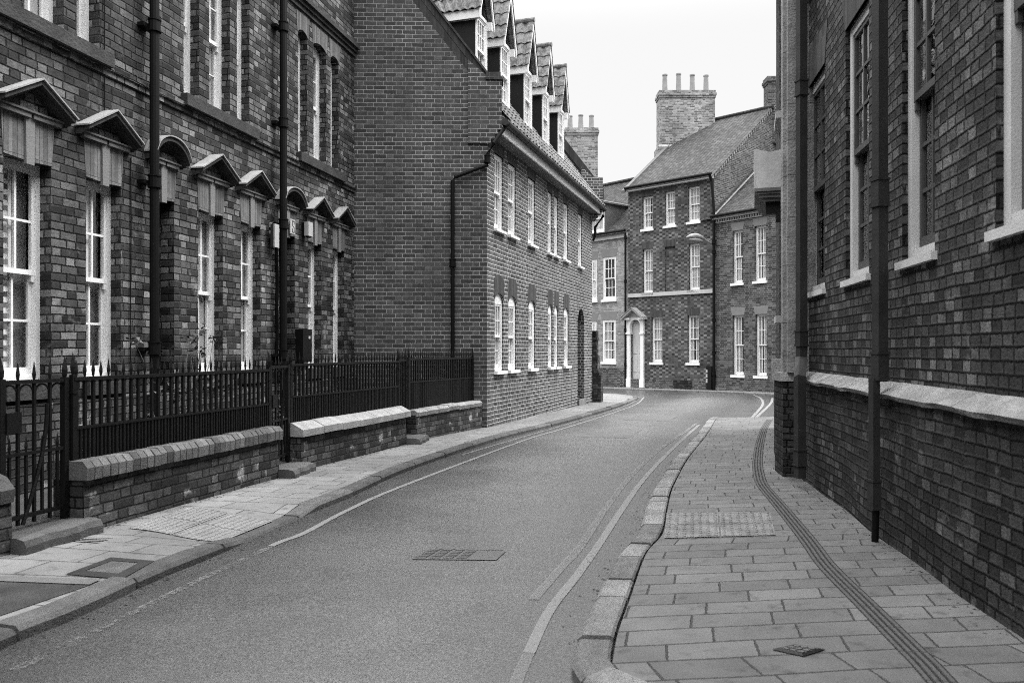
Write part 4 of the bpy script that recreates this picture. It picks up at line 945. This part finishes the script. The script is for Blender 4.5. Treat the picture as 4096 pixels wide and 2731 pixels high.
# wall running on beyond the pilaster, turning with the street
x8, y8 = WF.P(LF, 0)[:2]
W2 = Wall(x8+.01, y8-.02, .302, 1.0, -1); L2 = 5.6; w2 = [(2.95, 3.75, R(.5), R(2.7)), (2.95, 3.75, R(3.4), R(5.4))]
mb = MB(); wallface(mb, W2, 0, L2, zp(12)-.5, R(6.6), w2, .12); mb.poly([W2.P(L2, zp(12)-.5), W2.P(L2, zp(12)-.5, -7), W2.P(L2, R(6.6), -7), W2.P(L2, R(6.6))]); mb.build('side_wall', 'brick_old', Fh)
for w_ in w2: window(Fh, W2, *w_, .09, 2, (3, 3), .08, .024, 0, (.06, .1, .08), 'net_grey', None, 'white_old', 0, False, 'dark')
hs = 1.35
mb = MB(); mb.wbox(W2, hs, hs+.42, zp(10)-.3, R(-.24), -.05, .13); mb.build('pier', 'brick_plinth', Fh)
mb = MB(); mb.prism(W2, [(hs-.03, R(-.25)), (hs+.45, R(-.25)), (hs+.38, R(-.10)), (hs+.03, R(-.10))], -.05, .16); mb.build('pier_cap', 'stone', Fh, .02)
# lead-dressed hood over the doorway: concave front, moulded cornice, dark soffit
h0, h1 = .98, 2.1
mb = MB()
prof = [(0, 2.42), (.10, 2.385), (.20, 2.37), (.30, 2.40), (.38, 2.42), (.375, 2.2), (.34, 1.97), (.33, 1.94), (0, 1.94)]
a = [W2.P(h0, R(z), o) for o, z in prof]; b = [W2.P(h1, R(z), o) for o, z in prof]
mb.poly(a); mb.poly(b[::-1])
for i in range(len(a)): j = (i+1) % len(a); mb.poly([a[i], a[j], b[j], b[i]])
hd = mb.build('door_hood', 'hood_lead', Fh, .012)
mb = MB()
for z0, z1, o in ((1.90, 1.94, .37), (1.87, 1.90, .345), (1.83, 1.87, .32), (1.79, 1.83, .28)): mb.wbox(W2, h0-.03+(.37-o)*.8, h1, R(z0), R(z1), 0, o)
mb.build('hood_cornice', 'lead_dark', hd)
mb = MB(); mb.wbox(W2, h0+.12, h1-.02, R(1.69), R(1.79), 0, .10); mb.prism(W2, [(h0+.10, R(1.66)), (h0+.2, R(1.66)), (h0+.2, R(1.79)), (h0+.10, R(1.79))], 0, .24); mb.build('hood_bracket', 'dark', hd)
# square pipes
sq = lambda px, W, z, o: W.P(W.hit(px), z, o)
s1 = WF.shift(.05).hit(2021); s2 = WF.shift(.03).hit(1841); s3 = WF.shift(.13).hit(1837)
F5 = lambda z, o=.05: WF.P(s1, z, o)
pipe(Fh, [F5(R(6.4)), F5(R(-.20))], .036, 'pipe_grey', True, [F5(R(1.02)), F5(R(-.10))], 1.14, ch=.085)
pipe(Fh, [WF.P(s1, R(-.18), .085), WF.P(s1, R(-.95), .085)], .026, 'pipe_grey', True, [WF.P(s1, R(-.93), .085)], 1.2, ch=.09)
pipe(Fh, [WF.P(s1, R(-1.0), .075), WF.P(s1+.02, zp(5), .075)], .022, 'pipe', False)
pipe(Fh, [WF.P(s2, R(6.4), .03), WF.P(s2, R(-.06), .03), WF.P(s3, R(-.24), .13), WF.P(s3, zp(7.5)+.10, .13)], .041, 'pipe_grey', True, [WF.P(s2, R(2.55), .03), WF.P(s2, R(.12), .03), WF.P(s3, R(-.98), .13)], 1.14, ch=.07)
mb = MB()
for dz in (0, .19): mb.wbox(W2, .55, 2.7, zp(9.5)-.3, zp(9.5)+.0, -.05, -.02)
mb.build('plinth_course', 'brick_plinth', Fh)

# ================================================================== LOW WALLS, RAILINGS, GATES along the left pavement
def seg(ax, ay, bx, by): return Wall(ax, ay, bx-ax, by-ay), sqrt((bx-ax)**2+(by-ay)**2)
def low_wall(nm, W, L, ztop, th, mat, label, cop, nose=.0):
    e = thing(nm, W.P(L/2, zp(W.p[1]), -th/2), label, 'wall', 'low brick walls under the railings')
    mb = MB(); z0 = zp(W.p[1])-.5; ns = max(4, int(L/.25)); zc = cop[0][1] if cop else ztop
    wob = lambda s, z: .008*sin(s*5.1+z*9)+.006*sin(s*11)
    for i in range(ns):
        for j in range(6):
            a, b, c, d = L*i/ns, L*(i+1)/ns, z0+(zc-z0)*j/6, z0+(zc-z0)*(j+1)/6
            mb.poly([W.P(a, c, wob(a, c)), W.P(b, c, wob(b, c)), W.P(b, d, wob(b, d)), W.P(a, d, wob(a, d))], uv=[(a, c), (b, c), (b, d), (a, d)])
    for s in (0, L): mb.poly([W.P(s, z0, wob(s, z0)), W.P(s, zc, wob(s, zc)), W.P(s, zc, -th), W.P(s, z0, -th)])
    mb.poly([W.P(0, z0, -th), W.P(L, z0, -th), W.P(L, zc, -th), W.P(0, zc, -th)])
    mb.build('masonry', mat, e); return e
def coping(par, W, s0, s1, prof, mat, unit, jit=0.0, gap=.004):
    mb = MB(); s = s0
    while s < s1-.02:
        L = unit*random.uniform(1-jit, 1+jit); b = min(s+L, s1); dz = random.uniform(-1, 1)*.004*(1+4*jit); do = random.uniform(-1, 1)*.004*(1+3*jit); a = s+gap; bb = b-gap
        A_ = [W.P(a, z+dz, o+do) for o, z in prof]; B_ = [W.P(bb, z+dz, o+do) for o, z in prof]
        sid = int(s*61)+.5; mb.poly(A_, uv=[(sid, 0)]*len(A_)); mb.poly(B_[::-1], uv=[(sid, 0)]*len(A_))
        for i in range(len(prof)): j = (i+1) % len(prof); mb.poly([A_[i], B_[i], B_[j], A_[j]], uv=[(sid, 0)]*4)
        s = b
    return mb.build('coping', mat, par, .006)
def spear(mb, W, s, z0, z1, zt_, o, r=.0105, wd=.020):
    """square bar with a flattened spear head"""
    mb.wbox(W, s-r, s+r, z0, z1, o-r, o+r)
    lv = [(z1, r*.8), (z1+(zt_-z1)*.12, r*1.25), (z1+(zt_-z1)*.36, wd), (zt_, .0015)]
    for (za, ra), (zb2, rb) in zip(lv, lv[1:]):
        A_ = [W.P(s-ra, za, o), W.P(s, za, o+ra*.6), W.P(s+ra, za, o), W.P(s, za, o-ra*.6)]; B_ = [W.P(s-rb, zb2, o), W.P(s, zb2, o+rb*.6), W.P(s+rb, zb2, o), W.P(s, zb2, o-rb*.6)]
        for i in range(4): j = (i+1) % 4; mb.poly([A_[i], A_[j], B_[j], B_[i]])
def railing(nm, W, s0, s1, zb0, zmid, ztop, tip, o, label, pitch=.079, zlow=None, posts=()):
    e = thing(nm, W.P((s0+s1)/2, zb0, o), label, 'railing', 'black spearhead railings on the low walls')
    mb = MB(); mb.wbox(W, s0, s1, ztop-.012, ztop+.012, o-.02, o+.02); mb.build('top_rail', 'iron', e, .003)
    mb = MB(); mb.wbox(W, s0, s1, zmid-.009, zmid+.009, o-.016, o+.016); mb.build('middle_rail', 'iron', e, .003)
    n = int((s1-s0)/pitch); mb = MB(); mb2 = MB()
    for i in range(n+1):
        s = s0+.03+(s1-s0-.06)*i/n; lean = random.uniform(-.003, .003)
        spear(mb, W, s+lean, zb0-.03, ztop+.012, tip+random.uniform(-.012, .012), o)
        if i < n:
            m = s+(s1-s0-.06)/n/2; mb2.wbox(W, m-.008, m+.008, zb0-.03, zmid, o-.008, o+.008)
            hw = (s1-s0-.06)/n/2-.006; pts = arc(m-hw, m+hw, ztop-.014, .028, 6)
            for p, q in zip(pts, pts[1:]): mb.hexa([W.P(p[0], p[1]-.006, o-.005), W.P(q[0], q[1]-.006, o-.005), W.P(q[0], q[1]-.006, o+.005), W.P(p[0], p[1]-.006, o+.005)], [W.P(p[0], p[1], o-.005), W.P(q[0], q[1], o-.005), W.P(q[0], q[1], o+.005), W.P(p[0], p[1], o+.005)])
    mb.build('spear_bars', 'iron', e); mb2.build('short_bars', 'iron', e)
    for s in (s0, s1):
        mb = MB(); spear(mb, W, s, zb0-.06, ztop+.03, tip+.05, o, .016, .026); mb.wbox(W, s-.024, s+.024, ztop-.10, ztop-.085, o-.024, o+.024); mb.build('post', 'iron', e)
    return e
w1, l1 = seg(-2.93, 5.44, -2.34, 7.98)
e = low_wall('low_wall', w1, l1, R(-.88), .24, 'brick_wall', 'low flaking brick wall with a rounded brick-on-edge coping beside the open-bar gate', [(0, R(-.88))])
coping(e, w1, -.02, l1+.02, [(-.27, R(-.885)), (.04, R(-.885)), (.045, R(-.80)), (.005, R(-.755)), (-.22, R(-.755)), (-.27, R(-.80))], 'brick_edge', .078, .0, .005)
railing('railing', w1, .02, l1-.02, R(-.775), R(-.535), R(-.195), R(-.06), -.10, 'longest black spearhead railing on the wall with brick-on-edge coping')
w2_, l2 = seg(-2.26, 8.52, -1.475, 11.15)
e = low_wall('low_wall', w2_, l2, R(-.915), .26, 'brick_wall', 'low lime-stained brick wall topped by a pale bevelled stone coping', [(0, R(-.915))])
coping(e, w2_, -.03, l2+.03, [(-.30, R(-.92)), (.05, R(-.92)), (.05, R(-.845)), (-.09, R(-.775)), (-.16, R(-.775)), (-.30, R(-.845))], 'coping_pale', .46, .1)
railing('railing', w2_, .0, l2-.0, R(-.80), R(-.50), R(-.155), R(-.02), -.13, 'black spearhead railing on the wall with the pale stone coping')
w3, l3 = seg(-1.41, 11.68, -.535, 13.90)
e = low_wall('low_wall', w3, l3, R(-.95), .28, 'brick_wall', 'low brick wall with crumbling rough stone top against the gabled house', [(0, R(-.95))])
coping(e, w3, 0, l3, [(-.30, R(-.96)), (.02, R(-.96)), (.03, R(-.90)), (-.02, R(-.865)), (-.26, R(-.865)), (-.30, R(-.90))], 'stone', .5, .35, .003)
railing('railing', w3, .04, l3-.04, R(-.88), R(-.47), R(-.13), R(.02), -.15, 'black spearhead railing farthest along, ending at the gabled house', .07)
w0, l0 = seg(-3.35, 3.6, -3.06, 4.86)
e = low_wall('low_wall', w0, l0, R(-.78), .26, 'brick_wall', 'stub of worn brick wall with rounded stone cap at the left edge', [(0, R(-.90))])
coping(e, w0, .0, l0+.01, [(-.28, R(-.92)), (.02, R(-.92)), (.03, R(-.84)), (-.03, R(-.77)), (-.13, R(-.735)), (-.22, R(-.77)), (-.28, R(-.84))], 'stub_stone', .62, .1)
railing('railing', w0, .1, l0-.02, R(-.76), R(-.50), R(-.165), R(-.03), -.13, 'black spearhead railing cut off by the left edge of the picture')

def gate(nm, W, s0, s1, z0, zt_, tip, o, label, n, brace=True, dogs=True, zl=None):
    e = thing(nm, W.P((s0+s1)/2, z0, o), label, 'gate', 'black iron gates in the railings')
    zl = zl if zl is not None else z0+(zt_-z0)*.40
    mb = MB(); mb.wbox(W, s0, s1, zt_-.012, zt_+.012, o-.016, o+.016); mb.build('top_rail', 'iron', e, .003)
    mb = MB(); mb.wbox(W, s0, s1, zl-.01, zl+.01, o-.014, o+.014); mb.build('middle_rail', 'iron', e, .003)
    mb = MB(); mb.wbox(W, s0, s1, z0+.07, z0+.095, o-.014, o+.014); mb.build('bottom_rail', 'iron', e, .003)
    mb = MB(); st = (s1-s0)/n
    for i in range(1, n): spear(mb, W, s0+st*i, z0+.03, zt_, tip, o, .009, .018)
    for i in range(n):
        m = s0+st*(i+.5); pts = arc(m-st/2+.01, m+st/2-.01, zt_-.014, st/2-.012, 10)
        for p, q in zip(pts, pts[1:]): mb.hexa([W.P(p[0], p[1]-.010, o-.006), W.P(q[0], q[1]-.010, o-.006), W.P(q[0], q[1]-.010, o+.006), W.P(p[0], p[1]-.010, o+.006)], [W.P(p[0], p[1], o-.006), W.P(q[0], q[1], o-.006), W.P(q[0], q[1], o+.006), W.P(p[0], p[1], o+.006)])
        if dogs: spear(mb, W, m, z0+.09, zl+.01, zl+.11, o, .008, .015)
    mb.build('spear_bars', 'iron', e)
    for s in (s0, s1):
        mb = MB(); spear(mb, W, s, z0, zt_+.02, tip+.03, o, .020, .028); mb.build('post', 'iron', e)
    if brace:
        mb = MB(); pts = [W.P(s0+(s1-s0)*(.30+.38*sin(k*.16)), z0+.03+(zl+.28-z0)*k/10, o+.012) for k in range(11)]; mb.tube(pts, .013, 6); mb.build('brace', 'iron', e)
        mb = MB(); mb.wbox(W, s0+.02, s0+.13, zl+.14, zl+.27, o-.02, o+.03); mb.build('lock_box', 'iron', e, .004)
    return e
wg1, lg1 = seg(-3.06, 4.88, -2.935, 5.42)
gate('gate', wg1, .03, lg1-.01, zp(5.2)+.10, R(-.20), R(-.07), -.12, 'black iron gate with arched tops and curved brace by the left edge', 4, zl=R(-.66))
wg2, lg2 = seg(-2.335, 8.0, -2.27, 8.50)
gate('gate', wg2, .03, lg2-.03, zp(8.2)+.10, R(-.17), R(-.06), -.12, 'narrow black iron gate between the brick-coped and stone-coped walls', 3, zl=R(-.72))
wg3, lg3 = seg(-1.47, 11.17, -1.415, 11.66)
gate('gate', wg3, .02, lg3-.02, zp(11.4)+.09, R(-.14), R(-.0), -.14, 'far black iron gate where the stone-coped wall ends', 5, False, False, zl=R(-.95))
def step(W, L, z, h, label, d0=.10, d1=-.75):
    mb = MB(); n = 6; pr = lambda s, j: [W.P(s, z-.2, d0+.05+j), W.P(s, z+h-.05, d0+.05+j), W.P(s, z+h-.012, d0+.03+j), W.P(s, z+h, d0-.02+j), W.P(s, z+h, d1)]
    rows = [pr(-.03+(L+.07)*i/n, .018*sin(i*2.1+L)) for i in range(n+1)]
    for a, b in zip(rows, rows[1:]):
        for m in range(4): mb.poly([a[m], b[m], b[m+1], a[m+1]])
    mb.poly(rows[0]); mb.poly(rows[-1][::-1]); o = mb.build('doorstep', 'kerb_dark'); tag(o, label, 'step', 'stone steps at the gates')
step(wg1, lg1+.02, zp(5.2), .10, 'worn stone step at the gate by the left edge', .07)
step(wg2, lg2-.02, zp(8.2), .09, 'worn stone step at the narrow gate beside the pale stone coping', .12)
step(wg3, lg3, zp(11.4), .09, 'worn stone step at the far gate beside the rough-topped wall', .14)
# dark earth of the front yard
mb = MB(); mb.poly([(*w0.P(0, 0, -.27)[:2], zp(4)+.05), (*w1.P(0, 0, -.25)[:2], zp(5)+.05), (*w2_.P(0, 0, -.27)[:2], zp(8)+.05), (*w3.P(l3, 0, -.3)[:2], zp(13)+.05), (*WA.P(LA, 0, .02)[:2], zp(13)+.05), (*WA.P(-8, 0, .02)[:2], zp(3)+.05), (*w0.P(-8, 0, -.27)[:2], zp(3)+.05)])
struct(mb.build('yard_ground', 'soil'))

# stepped brick pier at the far corner of the gabled house
pr_ = thing('brick_pier', (*WB.P(LB+.15, 0, .02)[:2], zp(22)), 'dark stepped brick pier at the far corner of the gabled house', 'pier')
mb = MB(); z0 = zp(22)-.2; s = LB+.04
for za, zb2, o, e in ((z0, z0+.95, .24, .33), (z0+.95, z0+1.05, .20, .32), (z0+1.05, z0+1.5, .15, .28), (z0+1.5, z0+2.2, .12, .25), (z0+2.2, R(.30), .09, .22)): mb.wbox(WB, s, s+e, za, zb2, -.25, o)
mb.build('shaft', 'brick_wall', pr_)
mb = MB(); mb.wbox(WB, s-.02, s+.28, R(.30), R(.37), -.28, .14); mb.build('cap', 'sill_stone', pr_, .01)

# ================================================================== SMALL THINGS
def on(W, px, py): s = W.hit(px); return s, W.z(px, py)
s, z = on(WA, 697, 528)      # alarm box
al = thing('alarm_box', WA.P(s, z), 'white boxy alarm housing on the terrace wall beside a downpipe', 'alarm box')
mb = MB(); mb.wbox(WA, s-.07, s+.07, z-.10, z+.11, .05, .12); mb.build('cover', 'plastic_white', al, .008)
mb = MB(); mb.wbox(WA, s-.06, s+.06, z-.09, z+.10, 0, .05); mb.build('back_plate', 'iron', al); mb = MB(); mb.prism(WA, [(s-.03, z-.125), (s+.03, z-.125), (s+.05, z-.10), (s-.05, z-.10)], .06, .11); mb.build('sounder', 'iron', al)
s, z = on(WA.shift(.10), 630, 541)
fl = thing('wall_light', WA.P(s, z), 'slim white floodlight fixed to the terrace wall left of the alarm box', 'floodlight')
mb = MB(); mb.wbox(WA, s-.02, s+.10, z-.16, z+.16, .10, .12); mb.build('lens', 'plastic_white', fl, .012)
mb = MB(); mb.wbox(WA, s-.03, s+.11, z-.16, z+.16, .06, .10); mb.build('housing', 'pipe_grey', fl, .01); mb = MB(); mb.wbox(WA, s+.02, s+.07, z-.03, z+.03, 0, .07); mb.build('arm', 'pipe_grey', fl)
s, z = on(WA, 622, 528)
for k, (dz, lab) in enumerate(((.06, 'upper small white label plate on the terrace wall by the floodlight'), (-.05, 'lower small white label plate on the terrace wall by the floodlight'))):
    mb = MB(); mb.wbox(WA, s-.04, s+.03, z+dz-.03, z+dz+.035, 0, .02); tag(mb.build('wall_plate', 'plastic_white', None, .004), lab, 'plate')
# number plate above the second doorway, marked with an angular S
dx0, dx1, _ = low[5]; c = (dx0+dx1)/2+.075; z = R(1.80)
npl = thing('number_plate', WA.P(c, z), 'small white plate with an angular black S above the far terrace doorway', 'number plate')
mb = MB(); mb.wbox(WA, c-.09, c+.055, z-.105, z+.105, .052, .064); mb.build('plate', 'plastic_white', npl, .002)
mb = MB(); k = .009
for a0, a1, b0, b1 in ((-.035, .03, .075, .085), (-.035, -.025, .012, .085), (.02, .03, .035, .085), (.02, .03, -.085, -.01), (-.035, .03, -.085, -.075), (-.035, -.025, -.085, -.03)): mb.wbox(WA, c+a0, c+a1, z+b0, z+b1, .064, .067)
mb.prism(WA, [(c-.035, z+.02), (c-.025, z+.02), (c+.03, z-.015), (c+.02, z-.015)], .064, .067); mb.build('lettering', 'iron', npl)
s, z = on(WA, 689, 790)
mbx = thing('letter_box', WA.P(s, z), 'black letter box with a white label on the terrace wall', 'letter box')
mb = MB(); mb.wbox(WA, s-.15, s+.13, z-.27, z+.22, 0, .13); mb.build('box', 'iron', mbx, .01); mb = MB(); mb.wbox(WA, s+.02, s+.07, z+.08, z+.12, .13, .134); mb.build('label_card', 'plastic_white', mbx)
# street lamp bracketed off the chequered house
s, z = on(WC, 1640, 556)
lp = thing('street_lamp', WC.P(LC-.02, z), 'pale street lamp head on a bracket in front of the chequered house', 'street lamp')
mb = MB(); mb.tube([WC.P(LC-.02, z-.10, .05), WC.P(LC-.03, z-.05, .25), WC.P(LC-.1, z+.06, .55)], .035, 8); mb.build('bracket_arm', 'lead', lp)
mb = MB(); ax = [WC.P(LC-.1-.03*k, z+.06+.10*sin(k*pi/7), .50+.15*k) for k in range(8)]; mb.tube(ax, [.03, .06, .09, .10, .10, .09, .06, .02], 12); mb.build('lamp_head', 'coping_pale', lp)
mb = MB(); ax = [WC.P(LC-.1-.03*k, z-.02+.03*sin(k*pi/7), .50+.15*k) for k in range(1, 7)]; mb.tube(ax, [.03, .06, .075, .075, .06, .03], 10); mb.build('lamp_bowl', 'net_grey', lp)
# black and white marker post at the foot of the downpipe
x, y = WC.P(LC-.22, 0, .10)[:2]
bp_ = thing('marker_post', (x, y, zr(y)+.07), 'black marker post with white bands below the far downpipe', 'post')
mb = MB(); mb.wbox(WC, LC-.25, LC-.02, zr(y)+.07, R(-.62), .05, .18); mb.build('post_body', 'iron', bp_, .01)
mb = MB()
for z0, z1 in ((-1.28, -1.12), (-1.07, -.93), (-.88, -.76)): mb.wbox(WC, LC-.262, LC-.19, R(z0), R(z1), .06, .185)
mb.build('reflective_bands', 'plastic_white', bp_)
# vent at the foot of the chequered house
mb = MB(); a, z = on(WC, 1575, 880); mb.wbox(WC, a-.55, a+.30, zr(33)+.12, zr(33)+.42, .05, .075); tag(mb.build('cellar_hatch', 'brick_plinth', None, .005), 'dark cellar hatch at the foot of the chequered house', 'hatch')

# iron covers
def quad_cover(nm, pts, h, label, mat, frame='cover_iron', inner=.84, zf=zr, rib=0):
    P4 = [gp(x, y, h) for x, y in pts]; cx, cy = sum(p[0] for p in P4)/4, sum(p[1] for p in P4)/4
    e = thing(nm, (cx, cy, zf(cy)), label, 'cover', None)
    IN = [(cx+(p[0]-cx)*inner, cy+(p[1]-cy)*inner) for p in P4]
    mb = MB()
    for i in range(4):
        j = (i+1) % 4; mb.poly([(*P4[i], zf(P4[i][1])+.006), (*P4[j], zf(P4[j][1])+.006), (*IN[j], zf(IN[j][1])+.010), (*IN[i], zf(IN[i][1])+.010)])
    mb.build('frame', frame, e)
    mb = MB(); mb.poly([(*p, zf(p[1])+.007) for p in IN])
    L = lambda a, b: ((1-a)*(1-b)*IN[0][0]+a*(1-b)*IN[1][0]+a*b*IN[2][0]+(1-a)*b*IN[3][0], (1-a)*(1-b)*IN[0][1]+a*(1-b)*IN[1][1]+a*b*IN[2][1]+(1-a)*b*IN[3][1])
    for i in range(rib):
        for j in range(rib):
            if rib == 6 and i > 3: continue
            q = [L((i+.15)/rib, (j+.2)/rib), L((i+.85)/rib, (j+.2)/rib), L((i+.85)/rib, (j+.8)/rib), L((i+.15)/rib, (j+.8)/rib)]
            mb.hexa([(*p, zf(p[1])+.007) for p in q], [(*p, zf(p[1])+.012) for p in q])
    mb.build('lid', mat, e); return e
M['cover_dark'] = plain('dark cast frame', .03, .6, .4, 8, .004, 60)
M['cover_mid'] = plain('worn flat cover', .085, .6, .5, 6, .004, 60, .5)
quad_cover('manhole_cover', [(944, 1285), (1140, 1287), (1163, 1266), (985, 1262)], 1.24, 'rectangular iron cover sunk in the middle of the road', 'patch', 'cover_mid', .95, rib=6)
quad_cover('manhole_cover', [(150, 1320), (280, 1331), (355, 1289), (255, 1281)], 1.18, 'stone-filled access cover with dark frame in the left pavement', 'kerb_dark', 'cover_dark', .60, zp)
quad_cover('manhole_cover', [(1772, 1493), (1845, 1509), (1897, 1493), (1825, 1482)], 1.18, 'small diamond-set iron cover in the right pavement', 'cover_mid', 'iron', .72, zp, 3)
# patched corner of the left pavement, nearest the camera
mb = MB(); P4 = [gp(x, y, 1.18) for x, y in ((-200, 1490), (-150, 1325), (216, 1341), (0, 1415))]
mb.poly([(*p, zp(p[1])+.004) for p in P4]); struct(mb.build('pavement_patch', 'tarmac'))
M['edging'] = plain('pale edging strip', .12, .85, .2, 8, .004, 80)
mb = MB(); P4 = [gp(x, y, 1.18) for x, y in ((-150, 1331), (-150, 1320), (232, 1333), (205, 1345))]
mb.poly([(*p, zp(p[1])+.009) for p in P4]); struct(mb.build('pavement_edging', 'edging'))

# thorny rose bush behind the longest railing, small plant in the next yard
def bush(nm, cx, cy, zb_, ht, n, sp, label, lv, seed):
    rnd = random.Random(seed); e = thing(nm, (cx, cy, zb_), label, 'plant'); st = MB(); lf = MB()
    for i in range(n):
        a = rnd.uniform(0, 2*pi); r = rnd.uniform(.05, sp); h = ht*rnd.uniform(.45, 1.0); pts = []
        x, y = cx+rnd.uniform(-.12, .12), cy+rnd.uniform(-.3, .3)
        for k in range(7):
            t_ = k/6; pts.append((x+r*cos(a)*t_**1.3+rnd.uniform(-.02, .02), y+r*sin(a)*t_**1.3*1.6+rnd.uniform(-.02, .02), zb_+h*t_))
        st.tube(pts, [.008*(1-.7*k/6) for k in range(7)], 5)
        for k in range(lv):
            b = pts[6] if rnd.random() < .75 else rnd.choice(pts[2:])
            c = Vector(b)+Vector((rnd.gauss(0, .035), rnd.gauss(0, .04), rnd.gauss(.0, .03))); d1 = Vector((rnd.uniform(-1, 1), rnd.uniform(-1, 1), rnd.uniform(-.6, .6))).normalized(); d2 = d1.cross(Vector((rnd.uniform(-1, 1), rnd.uniform(-1, 1), 1))).normalized(); L = rnd.uniform(.018, .035)
            lf.poly([c-d1*L, c+d2*L*.5-d1*L*.1, c+d1*L, c-d2*L*.5-d1*L*.1])
    st.build('stems', 'stem', e); lf.build('leaves', 'leaf', e)
bush('rose_bush', -3.02, 7.45, zp(7)+.04, 1.45, 18, .30, 'leggy rose bush with bare stems behind the longest railing', 22, 3)
bush('shrub', -2.72, 8.75, zp(8)+.04, .62, 16, .18, 'low leafy shrub behind the narrow gate', 22, 8)
# fallen leaves and grit gathered along the kerb and wall foot
mb = MB(); rnd = random.Random(5)
def flake(x, y, z):
    a = rnd.uniform(0, 2*pi); L = rnd.uniform(.004, .014); mb.poly([(x+L*cos(a), y+L*sin(a), z+.002), (x-L*.6*sin(a), y+L*.6*cos(a), z+.006*rnd.random()+.002), (x-L*cos(a), y-L*sin(a), z+.004), (x+L*.6*sin(a), y-L*.6*cos(a), z+.002)])
for i in range(900):
    k = rnd.random(); y = rnd.uniform(3.4, 13)
    if k < .45: flake(road_x(LK, y)+abs(rnd.gauss(0, .05))+.01, y, zr(y))
    elif k < .6: flake(road_x(RK, y)-abs(rnd.gauss(0, .05))-.01, y, zr(y))
    elif k < .85: flake(fwall(y)-abs(rnd.gauss(0, .07))-.02, min(y, 8.5), zp(y))
    else:
        W, L = rnd.choice(((w1, l1), (w2_, l2))); p = W.P(rnd.uniform(0, L), 0, abs(rnd.gauss(0, .03))+.02); flake(p[0], p[1], zp(p[1]))
o = mb.build('leaf_litter', 'soil'); o['kind'] = 'stuff'
